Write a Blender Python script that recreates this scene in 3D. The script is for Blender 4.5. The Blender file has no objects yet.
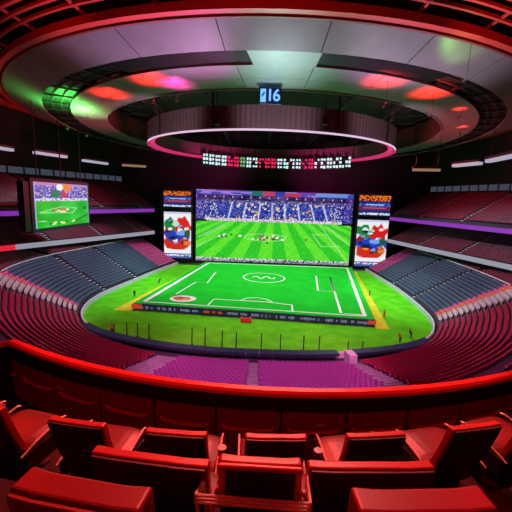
import bpy, bmesh, math, random
import numpy as np
from mathutils import Vector, Matrix

random.seed(7)
rng = np.random.default_rng(7)
SC = bpy.context.scene
COL = SC.collection
PI = math.pi

# ------------------------------------------------------------------ camera, world, exposure, big lights
EYE = Vector((0, 0, 24.0))
FPX, PITCH, ROLL = 345.0, math.radians(9.4), math.radians(2.0)
cp, sp, cr, sr = math.cos(PITCH), math.sin(PITCH), math.cos(ROLL), math.sin(ROLL)
_r0 = Vector((1, 0, 0)); _u0 = Vector((0, sp, cp)); _f0 = Vector((0, cp, -sp))
_r = _r0 * cr + _u0 * sr
_u = _u0 * cr - _r0 * sr
cam_d = bpy.data.cameras.new('camera')
cam_d.sensor_width = 36.0
cam_d.lens = FPX / 512 * 36.0
cam_d.clip_end = 600
cam = bpy.data.objects.new('camera', cam_d)
M = Matrix((( _r.x, _u.x, -_f0.x, EYE.x), (_r.y, _u.y, -_f0.y, EYE.y), (_r.z, _u.z, -_f0.z, EYE.z), (0, 0, 0, 1)))
cam.matrix_world = M
COL.objects.link(cam)
SC.camera = cam

def ray(px, py):
    a = (px - 256) / FPX; b = (256 - py) / FPX
    return _r * a + _u * b + _f0
def atz(px, py, z):
    d = ray(px, py); return EYE + d * ((z - EYE.z) / d.z)
def aty(px, py, y):
    d = ray(px, py); return EYE + d * (y / d.y)

W = bpy.data.worlds.new('world'); SC.world = W; W.use_nodes = True
W.node_tree.nodes['Background'].inputs[0].default_value = (0.25, 0.2, 0.4, 1)
W.node_tree.nodes['Background'].inputs[1].default_value = 0.004
vs = SC.view_settings
vs.view_transform = 'Standard'; vs.look = 'None'; vs.exposure = 0.0; vs.gamma = 1.0
vs.use_curve_mapping = False

def spot(name, loc, target, watts, color, size=60, blend=0.5, radius=0.5):
    l = bpy.data.lights.new(name, 'SPOT')
    l.energy = watts; l.color = color; l.spot_size = math.radians(size); l.spot_blend = blend
    l.shadow_soft_size = radius
    o = bpy.data.objects.new(name, l); COL.objects.link(o)
    o.location = loc
    o.rotation_euler = (Vector(target) - Vector(loc)).to_track_quat('-Z', 'Y').to_euler()
    return o
RED = (1, .02, .012); PINK = (1, .05, .35); PURPLE = (.7, .12, 1); GREEN = (.1, 1, .12)
# white floods over the pitch, hung under the ring
for x, y in ((-18, 78), (22, 78), (-18, 112), (24, 112)):
    spot('pitch_flood', (x, y, 38.5), (x * .75 + 1, y + (95 - y) * .25, 0), 33000, (.95, 1, .95), 98, .35, 1.0)
# red flood over the balcony, then unseen fills added around it
spot('balcony_flood', (0, 24, 43), (0, 4.2, 21.5), 54000, (1, .07, .055), 20, .8, .3)
spot('balcony_side_fill', (-15, 17, 36), (1, 3.5, 21.3), 9000, RED, 18, .7, .25)  # unseen pair added to light the sides of the chairs
spot('balcony_side_fill', (15, 17, 36), (-1, 3.5, 21.3), 9000, RED, 18, .7, .25)
spot('balcony_white_fill', (6, 26, 43), (0, 3.4, 21.5), 3000, (1, .95, .88), 22, .8, .4)  # unseen white light added to whiten the chrome
spot('balcony_back_fill', (0, -9, 36), (0, 4, 21), 1300, RED, 60, .4, .5)  # unseen fill added behind to give the parapet panels a dim red
# coloured washes over the near stand
spot('stand_wash_purple', (1, 14, 43), (1.5, 41, 3), 140000, (1, .2, .6), 40, .4, .6)
spot('stand_wash_crimson', (-16, 26, 43), (-29, 52, 3), 64000, (1, .16, .45), 62, .6, .6)
spot('stand_wash_crimson', (20, 26, 43), (33, 52, 3), 64000, (1, .16, .45), 62, .6, .6)
spot('stand_wash_blue', (-14, 88, 37), (-42, 86, 5), 52000, (.6, .75, 1), 74, .6, .8)
spot('stand_wash_blue', (18, 88, 37), (46, 86, 5), 52000, (.6, .75, 1), 74, .6, .8)
spot('corner_wash_white', (-10, 56, 37.5), (-42, 57, 6), 22000, (1, .85, .85), 40, .6, .6)
spot('corner_wash_white', (14, 56, 37.5), (45, 58, 6), 22000, (1, .85, .85), 40, .6, .6)
spot('stand_wash_magenta', (-12, 112, 37), (-36, 116, 3), 17000, (1, .25, .8), 34, .6, .6)
spot('stand_wash_magenta', (18, 112, 37), (46, 117, 3), 15000, (1, .25, .8), 34, .6, .6)
# dim red washes over the upper decks
spot('deck_wash', (-22, 90, 38.5), (-62, 88, 18), 18000, (1, .1, .2), 90, .8, 1)
spot('deck_wash', (27, 90, 38.5), (64, 88, 18), 18000, (1, .1, .2), 90, .8, 1)

# ------------------------------------------------------------------ materials
def mat(name, col, rough=.6, metal=0, emit=None, estr=0, noise=0, nscale=20, bump=0, spec=None):
    m = bpy.data.materials.new(name); m.use_nodes = True
    nt = m.node_tree; b = nt.nodes['Principled BSDF']
    b.inputs['Base Color'].default_value = (*col, 1)
    b.inputs['Roughness'].default_value = rough
    b.inputs['Metallic'].default_value = metal
    if spec is not None: b.inputs['Specular IOR Level'].default_value = spec
    if emit:
        b.inputs['Emission Color'].default_value = (*emit, 1)
        b.inputs['Emission Strength'].default_value = estr
    if noise or bump:
        tc = nt.nodes.new('ShaderNodeTexCoord')
        n = nt.nodes.new('ShaderNodeTexNoise'); n.inputs['Scale'].default_value = nscale
        n.inputs['Detail'].default_value = 4
        nt.links.new(tc.outputs['Object'], n.inputs['Vector'])
        if noise:
            r = nt.nodes.new('ShaderNodeValToRGB')
            r.color_ramp.elements[0].position = .3; r.color_ramp.elements[1].position = .7
            r.color_ramp.elements[0].color = (*[c * (1 - noise) for c in col], 1)
            r.color_ramp.elements[1].color = (*[min(1, c * (1 + noise)) for c in col], 1)
            nt.links.new(n.outputs['Fac'], r.inputs['Fac'])
            nt.links.new(r.outputs['Color'], b.inputs['Base Color'])
        if bump:
            bp = nt.nodes.new('ShaderNodeBump'); bp.inputs['Strength'].default_value = bump
            nt.links.new(n.outputs['Fac'], bp.inputs['Height'])
            nt.links.new(bp.outputs['Normal'], b.inputs['Normal'])
    return m

def emissive(name, col, strength):
    return mat(name, tuple(c * .1 for c in col), .5, 0, col, strength)

def s2l(c):
    c = np.asarray(c, float) / 255.0
    return np.where(c <= .04045, c / 12.92, ((c + .055) / 1.055) ** 2.4)

def display_mat():
    m = bpy.data.materials.new('led_display'); m.use_nodes = True
    nt = m.node_tree; b = nt.nodes['Principled BSDF']
    a = nt.nodes.new('ShaderNodeAttribute'); a.attribute_name = 'picture'
    b.inputs['Base Color'].default_value = (.005, .005, .005, 1)
    b.inputs['Roughness'].default_value = .4
    nt.links.new(a.outputs['Color'], b.inputs['Emission Color'])
    b.inputs['Emission Strength'].default_value = 1.0
    return m

ORD = ['first', 'second', 'third', 'fourth', 'fifth', 'sixth', 'seventh', 'eighth', 'ninth', 'tenth', 'eleventh', 'twelfth', 'thirteenth', 'fourteenth', 'fifteenth', 'sixteenth',
       'seventeenth', 'eighteenth', 'nineteenth', 'twentieth', 'twenty-first', 'twenty-second', 'twenty-third', 'twenty-fourth', 'twenty-fifth', 'twenty-sixth', 'twenty-seventh', 'twenty-eighth', 'twenty-ninth', 'thirtieth', 'thirty-first', 'thirty-second']
MT = {}
def defmats():
    MT['black'] = mat('black_metal', (.006, .006, .007), .5)
    MT['dark'] = mat('dark_wall', (.008, .008, .012), .8, noise=.3, nscale=.4)
    MT['dark_soft'] = mat('charcoal_steel', (.011, .011, .015), .55)
    MT['concrete'] = mat('concrete', (.2, .2, .23), .85, noise=.25, nscale=1.5)
    MT['darkconc'] = mat('dark_concrete', (.03, .028, .036), .85, noise=.25, nscale=1.5)
    MT['pale'] = mat('pale_concrete', (.55, .55, .58), .7, noise=.12, nscale=2)
    MT['white'] = mat('white_paint', (.75, .75, .75), .5)
    MT['turf'] = mat('olive_turf', (.095, .55, .014), .95, noise=.18, nscale=.35, spec=0)
    MT['pitch'] = mat('bright_turf', (.018, .5, .03), .95, noise=.1, nscale=.3, spec=0)
    MT['yellow'] = mat('yellow_mat', (.58, .56, .03), .9, noise=.2, nscale=.8, spec=0)
    MT['panel'] = mat('brushed_ceiling_panel', (.20, .20, .215), .45, .3, noise=.08, nscale=.5)
    MT['panel2'] = mat('satin_ceiling_panel', (.20, .185, .20), .45, .3, noise=.1, nscale=.4)
    MT['drum'] = mat('mauve_cladding', (.15, .095, .115), .55, .2)
    MT['beam'] = mat('red_beam', (.36, .02, .018), .5)
    MT['leather'] = mat('red_leather', (.40, .009, .010), .38, bump=.06, nscale=160)
    MT['dimmed_leather'] = mat('dimmed_red_leather', (.24, .006, .008), .36, bump=.06, nscale=160)  # red leather darkened in colour for the dim nearest row
    MT['pinkleather'] = mat('crimson_leather', (.32, .008, .035), .36, bump=.06, nscale=160)
    MT['shell'] = mat('dark_shell', (.018, .003, .0035), .5)
    MT['lit_rail_red'] = mat('lit_rail_leather', (.72, .02, .015), .35)  # red brightened in colour for the strong light on the rail
    MT['shaded_seat_leather'] = mat('shaded_red_leather', (.13, .004, .005), .42, bump=.06, nscale=160)  # red leather darkened in colour for the shade on the seat cushions
    MT['clad'] = mat('maroon_padding', (.28, .014, .014), .5, bump=.08, nscale=90)
    MT['chrome'] = mat('chrome', (.85, .85, .82), .35, .3)
    MT['seat_purple'] = mat('purple_plastic', (.42, .12, .40), .3)
    MT['seat_crimson'] = mat('crimson_plastic', (.38, .035, .085), .3)
    MT['seat_blue'] = mat('slate_blue_plastic', (.075, .11, .17), .5)
    MT['seat_pale'] = mat('pale_grey_plastic', (.55, .5, .5), .5)
    MT['seat_orange'] = mat('orange_plastic', (.75, .16, .07), .5)
    MT['seat_pink'] = mat('pink_plastic', (.6, .10, .32), .5)
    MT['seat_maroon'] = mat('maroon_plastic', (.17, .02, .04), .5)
    MT['steel'] = mat('dull_steel', (.16, .16, .18), .4, .3)
    MT['glass'] = mat('window_glass', (.03, .04, .06), .1, 0, (.18, .22, .32), .22)
    MT['display'] = display_mat()
    MT['led_purple'] = emissive('purple_led', tuple(s2l((128, 38, 168))), 1.0)
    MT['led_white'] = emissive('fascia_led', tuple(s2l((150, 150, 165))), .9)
    MT['led_red'] = emissive('red_led', tuple(s2l((220, 30, 60))), 1.0)
    MT['led_rim'] = emissive('rim_led', tuple(s2l((225, 195, 225))), 1.0)
    MT['led_rim_pink'] = emissive('rim_led_pink', tuple(s2l((205, 40, 105))), .9)
    MT['led_strip'] = emissive('strip_tube', tuple(s2l((165, 165, 185))), 1.0)
    MT['led_strip_warm'] = emissive('strip_tube_warm', tuple(s2l((140, 110, 85))), 1.0)
    MT['led_teal'] = emissive('teal_lamp', tuple(s2l((185, 235, 235))), 1.3)
    MT['led_pink'] = emissive('pink_lamp', tuple(s2l((225, 35, 85))), 1.2)
    MT['led_green'] = emissive('green_lamp', tuple(s2l((90, 200, 120))), 1.0)
    MT['sign_back'] = emissive('sign_backlight', tuple(s2l((2, 22, 85))), 1.0)
    MT['sign_glyph'] = emissive('sign_glyph', tuple(s2l((120, 190, 250))), 1.2)
    MT['sign_dark'] = emissive('sign_dark_mark', tuple(s2l((25, 80, 170))), 1.0)
    MT['board_dark'] = mat('navy_board', (.01, .012, .03), .4, 0, tuple(s2l((22, 16, 40))), 1.0)
    MT['board_mark'] = emissive('board_lettering', tuple(s2l((120, 125, 150))), .8)
    MT['board_red'] = emissive('board_red', tuple(s2l((200, 60, 40))), .8)
    MT['skin'] = mat('skin', (.5, .28, .2), .6)
    MT['cloth_dark'] = mat('dark_cloth', (.015, .015, .02), .8)
    MT['cloth_red'] = mat('red_cloth', (.5, .05, .04), .8)
    MT['cloth_orange'] = mat('orange_cloth', (.7, .2, .05), .8)
    MT['red_box'] = mat('red_painted_box', (.6, .03, .02), .5)
defmats()

# ------------------------------------------------------------------ helpers
class MB:
    """collects shapes for ONE mesh"""
    def __init__(s): s.v = []; s.f = []; s.m = []
    def add(s, vs_, fs, mi=0):
        o = len(s.v); s.v += [tuple(v) for v in vs_]
        s.f += [tuple(i + o for i in f) for f in fs]; s.m += [mi] * len(fs)
    def box(s, c, size, rot=None, mi=0):
        hx, hy, hz = [k / 2 for k in size]
        P = [Vector((x * hx, y * hy, z * hz)) for z in (-1, 1) for x, y in ((-1, -1), (1, -1), (1, 1), (-1, 1))]
        if rot is not None: P = [rot @ p for p in P]
        P = [p + Vector(c) for p in P]
        s.add(P, [(3, 2, 1, 0), (4, 5, 6, 7), (0, 1, 5, 4), (1, 2, 6, 5), (2, 3, 7, 6), (3, 0, 4, 7)], mi)
    def tube(s, pts, r, n=8, mi=0, closed=False):
        pts = [Vector(p) for p in pts]; rings = []
        N = len(pts)
        for i, p in enumerate(pts):
            a = pts[(i - 1) % N] if (i or closed) else p
            b = pts[(i + 1) % N] if (i < N - 1 or closed) else p
            t = (b - a).normalized()
            up = Vector((0, 0, 1)) if abs(t.z) < .95 else Vector((0, 1, 0))
            x = t.cross(up).normalized(); y = x.cross(t)
            rings.append([p + x * (r * math.cos(2 * PI * k / n)) + y * (r * math.sin(2 * PI * k / n)) for k in range(n)])
        vs_ = [v for R_ in rings for v in R_]; fs = []
        for i in range(N if closed else N - 1):
            j = (i + 1) % N
            for k in range(n):
                fs.append((i * n + k, i * n + (k + 1) % n, j * n + (k + 1) % n, j * n + k))
        if not closed:
            fs.append(tuple(range(n))[::-1]); fs.append(tuple((N - 1) * n + k for k in range(n)))
        s.add(vs_, fs, mi)
    def cyl(s, c, r, h, n=16, mi=0, r2=None):
        r2 = r if r2 is None else r2; c = Vector(c)
        a = [c + Vector((r * math.cos(2 * PI * k / n), r * math.sin(2 * PI * k / n), 0)) for k in range(n)]
        b = [c + Vector((r2 * math.cos(2 * PI * k / n), r2 * math.sin(2 * PI * k / n), h)) for k in range(n)]
        s.add(a + b, [tuple(range(n))[::-1], tuple(range(n, 2 * n))] + [(k, (k + 1) % n, n + (k + 1) % n, n + k) for k in range(n)], mi)
    def strip(s, profile, closed_profile=True, closed=False, mi=0, cap=True):
        """profile: list of rings (each a list of points); skins consecutive rings"""
        n = len(profile[0]); N = len(profile)
        vs_ = [p for R_ in profile for p in R_]; fs = []
        for i in range(N if closed else N - 1):
            j = (i + 1) % N
            for k in range(n if closed_profile else n - 1):
                fs.append((i * n + k, i * n + (k + 1) % n, j * n + (k + 1) % n, j * n + k))
        if closed_profile and cap and not closed:
            fs.append(tuple(range(n))[::-1]); fs.append(tuple((N - 1) * n + k for k in range(n)))
        s.add(vs_, fs, mi)
    def build(s, name, mats, parent=None, bevel=0, seg=2, smooth=False, normals=True):
        me = bpy.data.meshes.new(name)
        me.from_pydata(s.v, [], s.f)
        if not isinstance(mats, (list, tuple)): mats = [mats]
        for m in mats: me.materials.append(m)
        if len(mats) > 1: me.polygons.foreach_set('material_index', s.m)
        if normals:
            bm = bmesh.new(); bm.from_mesh(me); bmesh.ops.recalc_face_normals(bm, faces=bm.faces)
            if bevel:
                bmesh.ops.bevel(bm, geom=bm.edges[:], offset=bevel, segments=seg, profile=.5, affect='EDGES', clamp_overlap=True)
            bm.to_mesh(me); bm.free()
        if smooth:
            me.polygons.foreach_set('use_smooth', [True] * len(me.polygons))
        me.update()
        o = bpy.data.objects.new(name, me); COL.objects.link(o)
        if parent is not None: o.parent = parent
        return o

def tag(o, label=None, cat=None, group=None, kind=None):
    if label: o['label'] = label
    if cat: o['category'] = cat
    if group: o['group'] = group
    if kind: o['kind'] = kind
    return o
def empty(name, loc, label, cat, group=None, rz=0):
    o = bpy.data.objects.new(name, None); COL.objects.link(o)
    o.location = loc; o.rotation_euler = (0, 0, rz)
    return tag(o, label, cat, group)
def struct(mb, name, mats, **k):
    o = mb.build(name, mats, **k); o['kind'] = 'structure'; return o
def copy_tree(o, parent=None):
    c = o.copy(); COL.objects.link(c)
    if parent is not None: c.parent = parent
    for ch in o.children: copy_tree(ch, c)
    return c

# ------------------------------------------------------------------ ground and pitch surround
def catmull(P, n=12):
    P = [Vector(p) for p in P]; out = []
    Q = [P[0] * 2 - P[1]] + P + [P[-1] * 2 - P[-2]]
    for i in range(1, len(Q) - 2):
        a, b, c, d = Q[i - 1:i + 3]
        for k in range(n):
            t = k / n
            out.append(.5 * ((2 * b) + (c - a) * t + (2 * a - 5 * b + 4 * c - d) * t * t + (3 * b - a - 3 * c + d) * t ** 3))
    out.append(P[-1]); return out
EDGE = catmull([(-27.6, 120.5), (-30.5, 108), (-34, 90), (-36, 76), (-33.6, 64.8), (-26.5, 56.3), (-13.5, 51.3), (0, 49.9), (15, 51),
                (28, 55.8), (35, 64.5), (38, 76), (39.5, 95), (39, 120.5)])
seg = [0]
for a, b in zip(EDGE, EDGE[1:]): seg.append(seg[-1] + (b - a).length)
i0 = min(range(len(EDGE)), key=lambda i: (EDGE[i] - Vector((0, 49.9))).length)
ES = np.array(seg) - seg[i0]                      # arclength, 0 in the middle of the near side
EX = np.array([p.x for p in EDGE]); EY = np.array([p.y for p in EDGE])
tx = np.gradient(EX); ty = np.gradient(EY); tl = np.hypot(tx, ty); tx /= tl; ty /= tl
ENX, ENY = ty, -tx                                # outward normal (away from the pitch)
for _ in range(3):
    ENX = np.convolve(np.pad(ENX, 2, 'edge'), [.1, .2, .4, .2, .1], 'valid'); ENY = np.convolve(np.pad(ENY, 2, 'edge'), [.1, .2, .4, .2, .1], 'valid')
nl = np.hypot(ENX, ENY); ENX /= nl; ENY /= nl
SMIN, SMAX = ES[0], ES[-1]
def s_at_y(y, side):                              # arclength where the side edge passes this depth
    idx = [i for i in range(len(ES)) if (ES[i] > 10 if side > 0 else ES[i] < -10)]
    return float(ES[min(idx, key=lambda i: abs(EY[i] - y))])
def gap(s):
    a = abs(s); return 1.2 + 3.6 * (1 - min(1, max(0, (a - 14) / 20)))
def rise(s):
    a = abs(s); t = min(1, max(0, (a - 16) / 28)); t = t * t * (3 - 2 * t)
    return .20 + .29 * t
ROW = .85
def bowl(s, k):
    """point on the tread of row k (k may be fractional) at arclength s, and the outward normal"""
    d = gap(s) + ROW * k
    x = np.interp(s, ES, EX); y = np.interp(s, ES, EY); nx = np.interp(s, ES, ENX); ny = np.interp(s, ES, ENY)
    l = math.hypot(nx, ny)
    return Vector((x + nx / l * d, y + ny / l * d, tread(s, math.floor(k + 1e-6)))), Vector((nx / l, ny / l, 0))
def tread(s, k): return 1.1 + rise(s) * min(k, 14) + .15 * max(0, k - 14)

mb = MB(); mb.add([(-75, -8, 0), (75, -8, 0), (75, 135, 0), (-75, 135, 0)], [(0, 1, 2, 3)])
fl = struct(mb, 'floor', MT['darkconc'])
mb = MB(); n = len(EDGE)
mb.add([(p.x, p.y, .02) for p in EDGE], [tuple(range(n))])
struct(mb, 'turf_ground', MT['turf'])
mb = MB(); prof = []
for p, q, a, b, s_ in zip(EX, EY, ENX, ENY, ES):
    if abs(s_) < 27: prof.append([(p - a * 1.3, q - b * 1.3, .03), (p - a * 1.9, q - b * 1.9, .03)])
mb.strip(prof, closed_profile=False); struct(mb, 'turf_border_line', mat('yellow_green_line', (.4, .62, .03), .9, spec=0), normals=False)

# raised pitch platform
PC = [atz(133, 303, 1.5), atz(375, 319.5, 1.5), atz(352, 267.5, 1.5), atz(205, 262, 1.5)]
def PQ(u, v, z=1.5):
    p = (PC[0] * (1 - u) + PC[1] * u) * (1 - v) + (PC[3] * (1 - u) + PC[2] * u) * v
    return Vector((p.x, p.y, z))
plat = empty('pitch_platform', (0, 0, 0), 'raised bright green football pitch with white lines and a dark advertising edge', 'pitch')
mb = MB(); mb.add([PQ(0, 0, .03), PQ(1, 0, .03), PQ(1, 1, .03), PQ(0, 1, .03), PQ(0, 0, 1.42), PQ(1, 0, 1.42), PQ(1, 1, 1.42), PQ(0, 1, 1.42)],
                  [(3, 2, 1, 0), (4, 5, 6, 7), (0, 1, 5, 4), (1, 2, 6, 5), (2, 3, 7, 6), (3, 0, 4, 7)])
mb.build('base', MT['black'], plat)
mb = MB(); mb.add([PQ(0, 0, 1.42), PQ(1, 0, 1.42), PQ(1, 1, 1.42), PQ(0, 1, 1.42), PQ(0, 0), PQ(1, 0), PQ(1, 1), PQ(0, 1)],
                  [(3, 2, 1, 0), (4, 5, 6, 7), (0, 1, 5, 4), (1, 2, 6, 5), (2, 3, 7, 6), (3, 0, 4, 7)])
mb.build('playing_surface', MT['pitch'], plat)
# white lines: strokes on the surface, given where the photo shows them
def stroke(mb, pts, w=.32, z=1.512, closed=False, mi=0):
    pts = [Vector((p.x, p.y, z)) for p in pts]
    N = len(pts); L = []; R_ = []
    for i, p in enumerate(pts):
        a = pts[(i - 1) % N] if (i or closed) else p
        b = pts[(i + 1) % N] if (i < N - 1 or closed) else p
        t = (b - a).normalized(); nrm = Vector((-t.y, t.x, 0)) * w / 2
        L.append(p + nrm); R_.append(p - nrm)
    fs = [(i, (i + 1) % N, N + (i + 1) % N, N + i) for i in range(N if closed else N - 1)]
    mb.add(L + R_, fs, mi)
def onp(*pp): return [atz(x, y, 1.512) for x, y in pp]
marks = [
    ([PQ(.035, .03), PQ(.965, .03)], .4, 0, 'touch_line'), ([PQ(.965, .03), PQ(.965, .975)], .8, 0, 'goal_line'),
    ([PQ(.965, .975), PQ(.035, .975)], .8, 0, 'touch_line'), ([PQ(.035, .975), PQ(.035, .03)], .9, 0, 'goal_line'),
    (onp((216, 272), (207, 283), (196, 282), (176, 294)), .38, 0, 'penalty_box'),
    (onp((316, 276), (318, 290.5), (334, 291.5), (330, 277)), .5, 0, 'penalty_box'),
    (onp((330, 277), (341, 313), (362, 315)), .5, 0, 'penalty_box'),
    (onp((207, 306), (214, 299), (268, 302), (292, 305), (292.5, 311)), .42, 0, 'penalty_box'),
    (onp((240, 300.5), (247, 298), (257, 297.5), (266, 299), (273, 302.3)), .36, 0, 'penalty_arc'),
]
for pts, w, c, nm in marks:
    m2 = MB(); stroke(m2, pts, w, closed=bool(c)); m2.build(nm, MT['white'], plat, normals=False)
c0 = atz(264, 277.5, 1.5); m2 = MB()
stroke(m2, [Vector((c0.x + 6.0 * math.cos(2 * PI * k / 48), c0.y + 6.0 * math.sin(2 * PI * k / 48), 0)) for k in range(48)], .4, closed=True)
m2.build('centre_circle', MT['white'], plat, normals=False)
m2 = MB()
stroke(m2, [Vector((c0.x - 3.2 + 6.4 * k / 16, c0.y + 1.4 * math.sin(k * .8), 0)) for k in range(17)], .5)
m2.build('centre_emblem', MT['white'], plat, normals=False)
# round emblem printed near the corner
ec = atz(183, 298.5, 1.515)
def ellipse_flat(mb, c, rx, ry, z, rot=0, mi=0, n=28):
    P = [Vector((c[0] + rx * math.cos(a) * math.cos(rot) - ry * math.sin(a) * math.sin(rot), c[1] + rx * math.cos(a) * math.sin(rot) + ry * math.sin(a) * math.cos(rot), z))
         for a in [2 * PI * k / n for k in range(n)]]
    mb.add(P, [tuple(range(n))], mi)
m2 = MB(); ellipse_flat(m2, (ec.x, ec.y), 2.9, 2.4, 1.514, mi=0)
ellipse_flat(m2, (ec.x - .9, ec.y + .3), 1.3, 1.3, 1.519, .3, 1); ellipse_flat(m2, (ec.x + 1.0, ec.y - .2), .8, 1.1, 1.522, 0, 2)
ellipse_flat(m2, (ec.x - .4, ec.y - 1.2), 1.1, .4, 1.525, 0, 3); ellipse_flat(m2, (ec.x + .3, ec.y + .9), 1.0, .35, 1.527, 0, 1)
tag(m2.build('corner_emblem', [MT['white'], MT['cloth_red'], MT['cloth_orange'], MT['skin']], plat, normals=False), 'round red and white emblem')
# advertising boards along the near edge, one per sponsor field
rr = random.Random(3)
ux = (PQ(1, 0) - PQ(0, 0)).normalized(); un = Vector((ux.y, -ux.x, 0))
nb = 10; plen = (PQ(1, 0) - PQ(0, 0)).length
rotx = Matrix.Rotation(math.atan2(ux.y, ux.x), 3, 'Z')
for b in range(nb):
    c = PQ((b + .5) / nb, 0, .76) + un * .12
    m2 = MB(); m2.box(c, (plen / nb - .04, .18, 1.42), rotx)
    bo = m2.build('advertising_board', MT['board_dark'], plat)
    m3 = MB(); x = -plen / nb * .42
    while x < plen / nb * .36:
        wd = rr.uniform(.12, .4); h = rr.choice((.35, .5, .5, .6))
        m3.box(c + ux * (x + wd / 2) + un * .1 + Vector((0, 0, rr.uniform(-.05, .05))), (wd, .03, h), rotx); x += wd + rr.choice((.08, .1, .12, .6))
    lt = m3.build('lettering', MT['board_mark'] if b not in (3,) else MT['board_red'], bo); lt['kind'] = 'stuff'
m2 = MB(); m2.box(PQ(1, 0, .95) + un * .1 + ux * -.6, (1.6, .5, .7), rotx); m2.build('corner_block', MT['board_red'], plat)
m2 = MB(); m2.box(PQ(0, 0, .9) + un * .1 + ux * .9, (2.2, .5, .9), rotx); m2.build('corner_block', MT['board_red'], plat)
# yellow mats along both short sides
for k, (u0, u1, lab) in enumerate(((-.07, 0, 'long yellow mat on turf along pitch side nearest the hanging screen'), (1, 1.055, 'long yellow mat on turf along pitch side away from hanging screen'))):
    q = [PQ(u0, -.02, .03), PQ(u1, -.02, .03), PQ(u1, 1.0, .03), PQ(u0, 1.0, .03)]
    if k == 0: q[0] = q[0] + ux * -.4; q[3] = PQ(-.03, 1, .03)
    else: q[2] = PQ(1.03, 1, .03)
    m2 = MB(); m2.add(q + [p + Vector((0, 0, .05)) for p in q], [(3, 2, 1, 0), (4, 5, 6, 7), (0, 1, 5, 4), (1, 2, 6, 5), (2, 3, 7, 6), (3, 0, 4, 7)])
    tag(m2.build('floor_mat', MT['yellow']), lab, 'mat', 'yellow mats beside the pitch')

# ------------------------------------------------------------------ seating bowl: terraces
NROWS = 15; NREAR = 25
ss = np.linspace(SMIN, SMAX, 220)
mb = MB(); prof = []
for s in ss:
    R_ = []
    for k in range(NREAR + 1):
        p, _n = bowl(s, k - .5 + 1e-4)
        z1 = tread(s, k)
        z0 = tread(s, k - 1) if k else .03
        R_ += [(p.x, p.y, z0), (p.x, p.y, z1)]
    prof.append(R_)
mb.strip(prof, closed_profile=False)
struct(mb, 'bowl_terrace', MT['darkconc'], normals=False)
# pitch-side wall
mb = MB(); prof = []
for s in ss:
    x = np.interp(s, ES, EX); y = np.interp(s, ES, EY); nx = np.interp(s, ES, ENX); ny = np.interp(s, ES, ENY)
    h = .95
    prof.append([(x, y, .02), (x, y, h), (x + nx * .35, y + ny * .35, h), (x + nx * .35, y + ny * .35, .02)])
mb.strip(prof, closed_profile=True)
struct(mb, 'wall_pitchside', MT['pale'])
# dark perimeter boards standing on the near wall
near = [s for s in np.linspace(-31, 31, 32)]
pb_n = 0
for s0, s1 in zip(near, near[1:]):
    if 12.9 < (s0 + s1) / 2 < 15.4: continue
    mb = MB(); prof = []
    for s in np.linspace(s0 + .03, s1 - .03, 4):
        x = np.interp(s, ES, EX); y = np.interp(s, ES, EY); nx = np.interp(s, ES, ENX); ny = np.interp(s, ES, ENY)
        f = lambda d, z: (x + nx * d, y + ny * d, z)
        prof.append([f(.0, .97), f(.0, 1.32), f(1.5, 1.28), f(1.5, .97)])
    mb.strip(prof)
    o = mb.build('perimeter_board', MT['board_dark'])
    pb_n += 1
    tag(o, 'dark low board on the pitchside wall, %s from the hanging-screen end' % ORD[pb_n - 1], 'board', 'dark boards along the near wall')

# ------------------------------------------------------------------ stadium chairs
def chair_template():
    m = MB()
    m.box((0, .02, .43), (.46, .44, .07))
    t = Matrix.Rotation(math.radians(12), 3, 'X')
    m.box((0, -.235, .64), (.46, .06, .46), t)
    m.box((0, -.1, .2), (.09, .2, .42))
    return m
CT = chair_template()
def chair_mesh(name, mats, orange=False):
    o = CT.build(name, mats, bevel=.018, seg=1)
    me = o.data; bpy.data.objects.remove(o); return me
CV = np.array(CT.v); CF = np.array(CT.f)[:12]; CV16 = CV[:16]
def mass(name, places, material, kind_label, parent=None):
    N = len(places)
    if not N: return None
    V = np.empty((N, 16, 3)); 
    for i, (p, nrm, w) in enumerate(places):
        fx, fy = -nrm.x, -nrm.y           # facing direction
        x, y = CV16[:, 0] * w, CV16[:, 1]
        V[i, :, 0] = p.x + x * fy + y * fx
        V[i, :, 1] = p.y - x * fx + y * fy
        V[i, :, 2] = p.z + CV16[:, 2]
    F = (CF[None] + (np.arange(N) * 16)[:, None, None]).reshape(-1, 4)
    me = bpy.data.meshes.new(name)
    me.from_pydata(V.reshape(-1, 3).tolist(), [], F.tolist())
    me.materials.append(material)
    o = bpy.data.objects.new(name, me); COL.objects.link(o)
    tag(o, kind_label, 'chairs', None, 'stuff')
    return o

PITCHW = .62
sLb, sLf = s_at_y(67, -1), s_at_y(109, -1)
sRb, sRf = s_at_y(70, 1), s_at_y(112, 1)
AISLES = [-.0]
STAIR = [(-13.0, -9.6), (-.4, .9), (12.6, 15.0)]
blueL = [sLb + (sLf - sLb) * t for t in (.32, .66)]
blueR = [sRb + (sRf - sRb) * t for t in (.34, .68)]
def zone(s):
    for a, b in STAIR:
        if a <= s <= b: return None
    for a in blueL + blueR:
        if abs(s - a) < .75: return None
    if -9.6 < s < 12.6: return 'purple'
    if sLb - 1.3 < s <= sLb or sRb <= s < sRb + 1.3: return 'pink'
    if sLb < s <= sLb + .7 or sRb - 1.3 <= s < sRb: return 'orange'
    if sLb < s <= sLb + 3.6 or sRb - 4.4 <= s < sRb: return 'pale'
    if sLb < s <= sLb + 4.4 or sRb - 5.3 <= s < sRb: return None
    if s < sLb: return 'blue' if s > sLf else 'magenta'
    if s > sRb: return 'blue' if s < sRf else 'magenta'
    return 'crimson'
pl = {k: [] for k in ('rear', 'orange', 'purple', 'pink', 'pale', 'blue', 'magenta', 'crimson')}
low = []
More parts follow.
